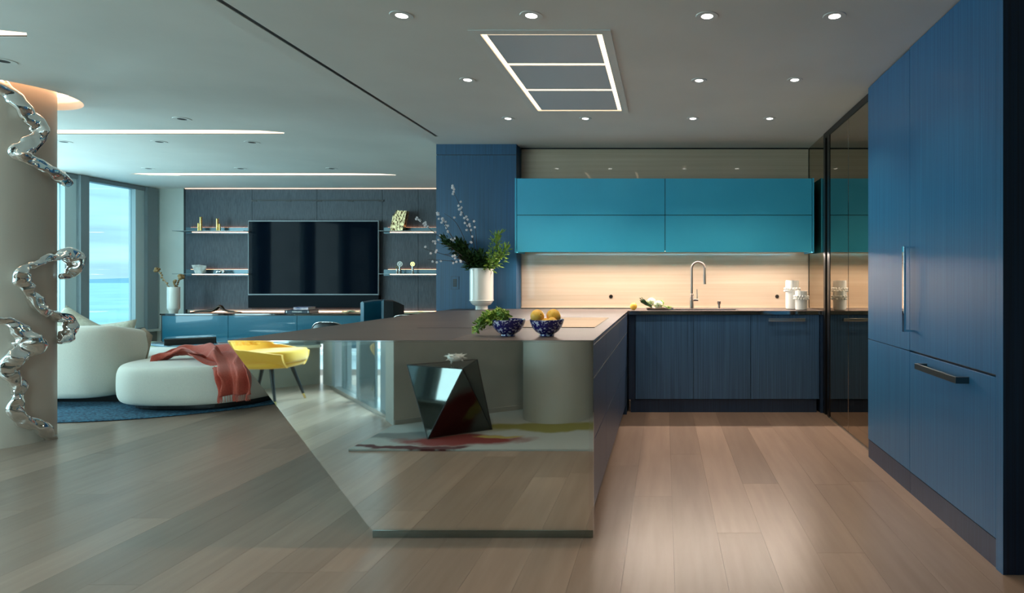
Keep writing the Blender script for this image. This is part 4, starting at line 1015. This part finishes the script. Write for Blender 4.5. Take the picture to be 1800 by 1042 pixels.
citrus((tx(973, BY+.01), BY+.01, bz+.1005), .0345, 'yellow fruit with pointed end, upper right in the citrus bowl', ax=(.9, -.3, -.25))
citrus((tx(957, BY-.05), BY-.018, bz+.066), .025, 'yellow fruit low at the left of the citrus bowl', ax=(0, -1, 0))
citrus((tx(969, BY-.05), BY-.030, bz+.072), .025, 'yellow fruit low at the front right of the citrus bowl', ax=(-.8, -.5, .1))
# herb bunch
random.seed(21)
t = thing('herb_bunch', 'bunch of bright green leafy herbs hanging over the speckled bowl rim', 'herbs', (X1-.03, BY, bz+.03))
sb, lb = nb(), nb()
for k in range(52):
    tipx = random.uniform(833, 893); f = (tipx-833)/60
    tipy = (578-20*math.sin(min(1, f*1.3)*PI/2))+random.uniform(-7, 12*(1-f))
    Yt_ = BY+random.uniform(-.07, .05)
    tip = at(tipx, tipy, Yt_)
    if tip.z < bz+.004: tip.z = bz+.004
    pk = Vector(((X1+tip.x)/2-.01, (BY+Yt_)/2, max(tip.z, bz+.10)+random.uniform(-.005, .026)))
    st = smooth_path([(X1+.012, BY+random.uniform(-.02, .02), bz+.055), pk, tip], 5)
    tube(sb, st, .0012, 4)
    for q in range(15):
        c_ = st[random.randint(4, len(st)-1)]; rnd = Vector((random.uniform(-1, 1), random.uniform(-1, 1), random.uniform(-.6, 1))).normalized()
        foliage_leaf(lb, c_+rnd*random.uniform(0, .006), (rnd+Vector((-.3, 0, -.2))).normalized(), random.uniform(.016, .03), random.uniform(.010, .018), rnd.cross(Vector((.3, .5, 1))))
obj('stems', sb, 'leaf2', t, kind='stuff'); obj('leaves', lb, 'leaf2', t, kind='stuff')
# ================================================================== things on back worktop
citrus((tx(1113.6, 5.72), 5.72, CT+.034), .033, 'single orange fruit on the worktop corner left of the tray', 'orange', ax=(0, 0, 1))
tr_x, tr_y = tx(1160, 5.74), 5.73
t = obj('tray', lathe(nb(), [(.07, 0), (.11, .006), (.118, .02), (.114, .02), (.1, .01), (.01, .008)], tr_x, tr_y, CT+.0008, 40, sx=1.1, sy=.75), 'bronze', smooth='auto', label='shallow bronze tray of vegetables at the left of the sink', cat='tray')
def caul(c, r, lab):
    t = thing('cauliflower', lab, 'vegetable', Vector(c)-Vector((0, 0, r*.8)))
    bm = nb(); rr = bmesh.ops.create_icosphere(bm, subdivisions=4, radius=r)
    for v in rr['verts']:
        d_ = v.co.normalized(); v.co += d_*r*(.10*abs(noise.noise(d_*6+Vector(c)*9))+.05*noise.noise(d_*14)); v.co.z *= .85
    bmesh.ops.translate(bm, vec=c, verts=bm.verts); obj('head', bm, 'caul', t, smooth=True)
    b0 = nb(); random.seed(5)
    for k in range(8):
        a = 2*PI*k/8; foliage_leaf(b0, Vector(c)+Vector((math.cos(a)*r*.5, math.sin(a)*r*.5, -r*.7)), Vector((math.cos(a), math.sin(a), .9)).normalized(), r*1.0, r*.7)
    obj('leaves', b0, 'leaf2', t)
caul((tx(1145, 5.76), 5.77, CT+.075), .042, 'white cauliflower at the back of the bronze tray')
caul((tx(1157.5, 5.7), 5.69, CT+.052), .042, 'pale green veined cauliflower at the front of the bronze tray')
t = obj('artichoke', lathe(nb(), [(.008, 0), (.022, .012), (.024, .026), (.014, .042), (.003, .05)], tx(1163, 5.8), 5.8, CT+.04, 12), 'leaf2', smooth=True, label='small yellow-green vegetable bud behind the cauliflowers', cat='vegetable')
bm = nb(); random.seed(8)
for k in range(16):
    a_ = at(random.uniform(1124, 1133), random.uniform(521, 531), 5.72+random.uniform(-.02, .02)); b_ = at(1146, 540+random.uniform(-3, 1), 5.72); b_.z = max(b_.z, CT+.02)
    tube(bm, [a_, a_.lerp(b_, .5)+Vector((0, 0, -.006)), b_], .0032, 5)
obj('chives', bm, 'leaf', label='bundle of green onion tops fanned left on the tray', cat='herbs')
bm = nb()
for k in range(9):
    a_ = at(random.uniform(1166, 1172), 538, 5.66); b_ = at(random.uniform(1172, 1184), random.uniform(538, 543), 5.60); a_.z = max(a_.z, CT+.025); b_.z = max(b_.z, CT+.008)
    tube(bm, [a_, b_], .004, 5)
obj('celery_stalks', bm, 'leaf2', label='pale green stalks hanging right over the tray rim', cat='vegetable')
def jar(xc, Y_, r, h, lab):
    X_ = tx(xc, Y_); t = thing('beaded_jar', lab, 'jar', (X_, Y_, CT))
    obj('body', lathe(nb(), [(r*.8, 0), (r*.95, .006), (r, .02), (r, h*.74), (r*1.0, h-.015), (r*.96, h), (r*.8, h), (r*.8, h-.03), (.004, h-.035)], X_, Y_, CT+.0008, 40), 'matwhite', t, smooth='auto')
    for row in range(2):
        for k in range(16):
            a = 2*PI*(k+.5*row)/16; b0 = nb(); sphere(b0, (X_+(r+.008)*math.cos(a), Y_+(r+.008)*math.sin(a), CT+h*.72-row*.022), .0105, 8)
            obj('bead', b0, 'matwhite', t, smooth=True)
jar(1392.5, 5.86, .063, .275, 'taller white jar with beaded collar at the right of the worktop')
jar(1408.5, 5.70, .056, .178, 'shorter white jar with beaded collar in front of the taller jar')
# ================================================================== things seen only in the mirror
def mv(x, y, z): # virtual pixel on plane z -> real point
    p = onz(x, y, z); return Vector((p.x, 2*YI-p.y, z))
obj('patterned_rug', prism(nb(), [(-2.23, .72), (-2.23, 1.43), (.6, 1.43), (.6, -1.20)], .001, .014), 'rugart', label='grey rug with red and olive brushstrokes, mirrored in the island front', cat='rug')
st_ = thing('side_table', 'faceted black mirrored side table reflected in the island front', 'side table', (-1.662, .896, .014))
Cc = Vector((-1.662, .896)); Pv = Vector((-1.776, 1.158)); Qv = Vector((-1.378, .864)); Rv = 3*Cc-Pv-Qv
bm = nb(); hT = .545
bt_ = [bm.verts.new((q.x, q.y, .015)) for q in (Pv, Qv, Rv)]
tp_ = [bm.verts.new((*(Cc+(Cc-q)*1.12+Vector((-.03, .04))), hT)) for q in (Pv, Qv, Rv)]
bmesh.ops.convex_hull(bm, input=bm.verts[:])
es_ = [(e_.verts[0].co.copy(), e_.verts[1].co.copy()) for e_ in bm.edges]
obj('body', bm, mat('smoked_black_mirror', (.10, .108, .104), .03, metal=1), st_)
bm = nb()
for a, b_ in es_: tube(bm, [a, b_], .004, 6)
obj('edges', bm, 'black', st_)
# shell
t = thing('seashell', 'white spiny seashell on the faceted black side table', 'shell', (-1.66, .97, hT))
bm = nb(); c_ = Vector((-1.64, .95, hT+.06))
rr = bmesh.ops.create_uvsphere(bm, u_segments=20, v_segments=12, radius=.05)
for v in rr['verts']:
    d_ = v.co.normalized(); v.co.x *= 1.25; v.co.z *= .8
    if d_.z > .4: v.co.z = .018
    v.co += c_
obj('shell_body', bm, 'matwhite', t, smooth=True)
bm = nb(); random.seed(3)
for k in range(34):
    a = random.uniform(0, 2*PI); zz_ = random.uniform(-.8, .45); r_ = math.sqrt(1-zz_*zz_); d_ = Vector((math.cos(a)*r_, math.sin(a)*r_, zz_))
    p_ = c_+Vector((d_.x*.058, d_.y*.045, d_.z*.036)); tube(bm, [p_, p_+d_*random.uniform(.016, .035)], [.007, .0012], 6)
obj('spines', bm, 'matwhite', t)
# yellow chair
yc = thing('armchair', 'mustard yellow quilted armchair on black brass-tipped legs, mirrored in the island', 'chair', (-3.9, -.27, 0))
def lp(x_, y_, z_): return (x_, y_, z_)
for lx, ly, tx_, ty_ in ((.23, .24, .13, .15), (.23, -.24, .13, -.15), (-.26, .22, -.13, .14), (-.26, -.22, -.13, -.14)):
    lg = obj('leg', tube(nb(), [(tx_, ty_, .38), (tx_+(lx-tx_)*.86, ty_+(ly-ty_)*.86, .053)], [.021, .012], 12), 'legblack', yc, smooth='auto', local=True)
    obj('brass_tip', tube(nb(), [(tx_+(lx-tx_)*.86, ty_+(ly-ty_)*.86, .053), (lx, ly, 0)], [.0125, .009], 12), 'brass', lg, smooth='auto', local=True)
sd = supere(nb(), (.06, 0), .27, .24, .40, .52, n=40, p=3.2, edge=.10)
for v in sd.verts: v.co.z += .03*(v.co.x-.06)
obj('seat', sd, 'yellow', yc, smooth=True, local=True)
def shellrow(th_in, th_out, nm, m, quilt=0):
    bm = nb(); n_ = 40; kz = 14; rows = {}
    for i in range(n_+1):
        f = i/n_*2-1; a = f*1.0
        # plan: U opening towards +x
        if abs(f) < .5: ang = f/.5*PI/2; cxp = -.12-.20*math.cos(ang); cyp = .29*math.sin(ang)
        else: k_ = (abs(f)-.5)/.5; cxp = -.12+.40*k_; cyp = math.copysign(.29-.02*k_*k_*3, f)
        base = Vector((cxp, cyp)); nin = Vector((-.12-cxp if abs(f) < .5 else 0, -cyp)).normalized()
        bk_ = max(0, 1-max(0, abs(f)-.30)/.22) if abs(f) < .52 else 0; bk_ = bk_*bk_*(3-2*bk_)
        h1 = .545-.05*max(0, abs(f)-.6)/.4 + (.90-.545)*bk_
        for j in range(kz+1):
            v = j/kz; z_ = .36+(h1-.36)*v
            inset = .07*(1-v)**2*(1 if abs(f) < .5 else 1.2); lean = -.07*v*bk_
            for s_, th_ in ((0, th_in), (1, th_out)):
                q = base+nin*(inset+th_)+Vector((lean, 0))
                rows[i, j, s_] = Vector((q.x, q.y, z_))
    if quilt:
        for (i, j, s_) in list(rows):
            if s_ == 0: continue
    V = {k: bm.verts.new(c) for k, c in rows.items()}
    for i in range(n_):
        for j in range(kz):
            bm.faces.new((V[i, j, 0], V[i+1, j, 0], V[i+1, j+1, 0], V[i, j+1, 0])); bm.faces.new((V[i, j, 1], V[i, j+1, 1], V[i+1, j+1, 1], V[i+1, j, 1]))
        bm.faces.new((V[i, kz, 0], V[i+1, kz, 0], V[i+1, kz, 1], V[i, kz, 1])); bm.faces.new((V[i, 0, 0], V[i, 0, 1], V[i+1, 0, 1], V[i+1, 0, 0]))
    for i in (0, n_):
        for j in range(kz): bm.faces.new((V[i, j, 0], V[i, j+1, 0], V[i, j+1, 1], V[i, j, 1]))
    bmesh.ops.recalc_face_normals(bm, faces=bm.faces[:])
    return obj(nm, bm, m, yc, smooth='auto', local=True)
shellrow(0, .025, 'shell', 'yellow')
obj('underside', supere(nb(), (0, 0), .30, .26, .36, .42, n=40, p=3, edge=.2), 'yellow', yc, smooth=True, local=True)
# quilted pads on the inner back
bm = nb(); nu, nv = 60, 36; G = {}
for i in range(nu+1):
    for j in range(nv+1):
        f = (i/nu*2-1); ang = f*1.05; v = j/nv; z_ = .53+.33*v
        puff = abs(math.sin((f*6+v*4.5)*PI/2))*abs(math.sin((f*6-v*4.5)*PI/2)); puff = puff**.5*.016
        edge_ = min(1, (1-abs(f))*6, v*6+.0, (1-v)*6); R2 = 1-.115-(puff+.012)*edge_*4
        G[i, j] = bm.verts.new((-.12-.20*math.cos(ang)*R2-.05*v+.0, .29*math.sin(ang)*R2, z_))
for i in range(nu):
    for j in range(nv): bm.faces.new((G[i, j], G[i+1, j], G[i+1, j+1], G[i, j+1]))
obj('quilted_back', bm, 'yellow', yc, smooth=True, local=True)
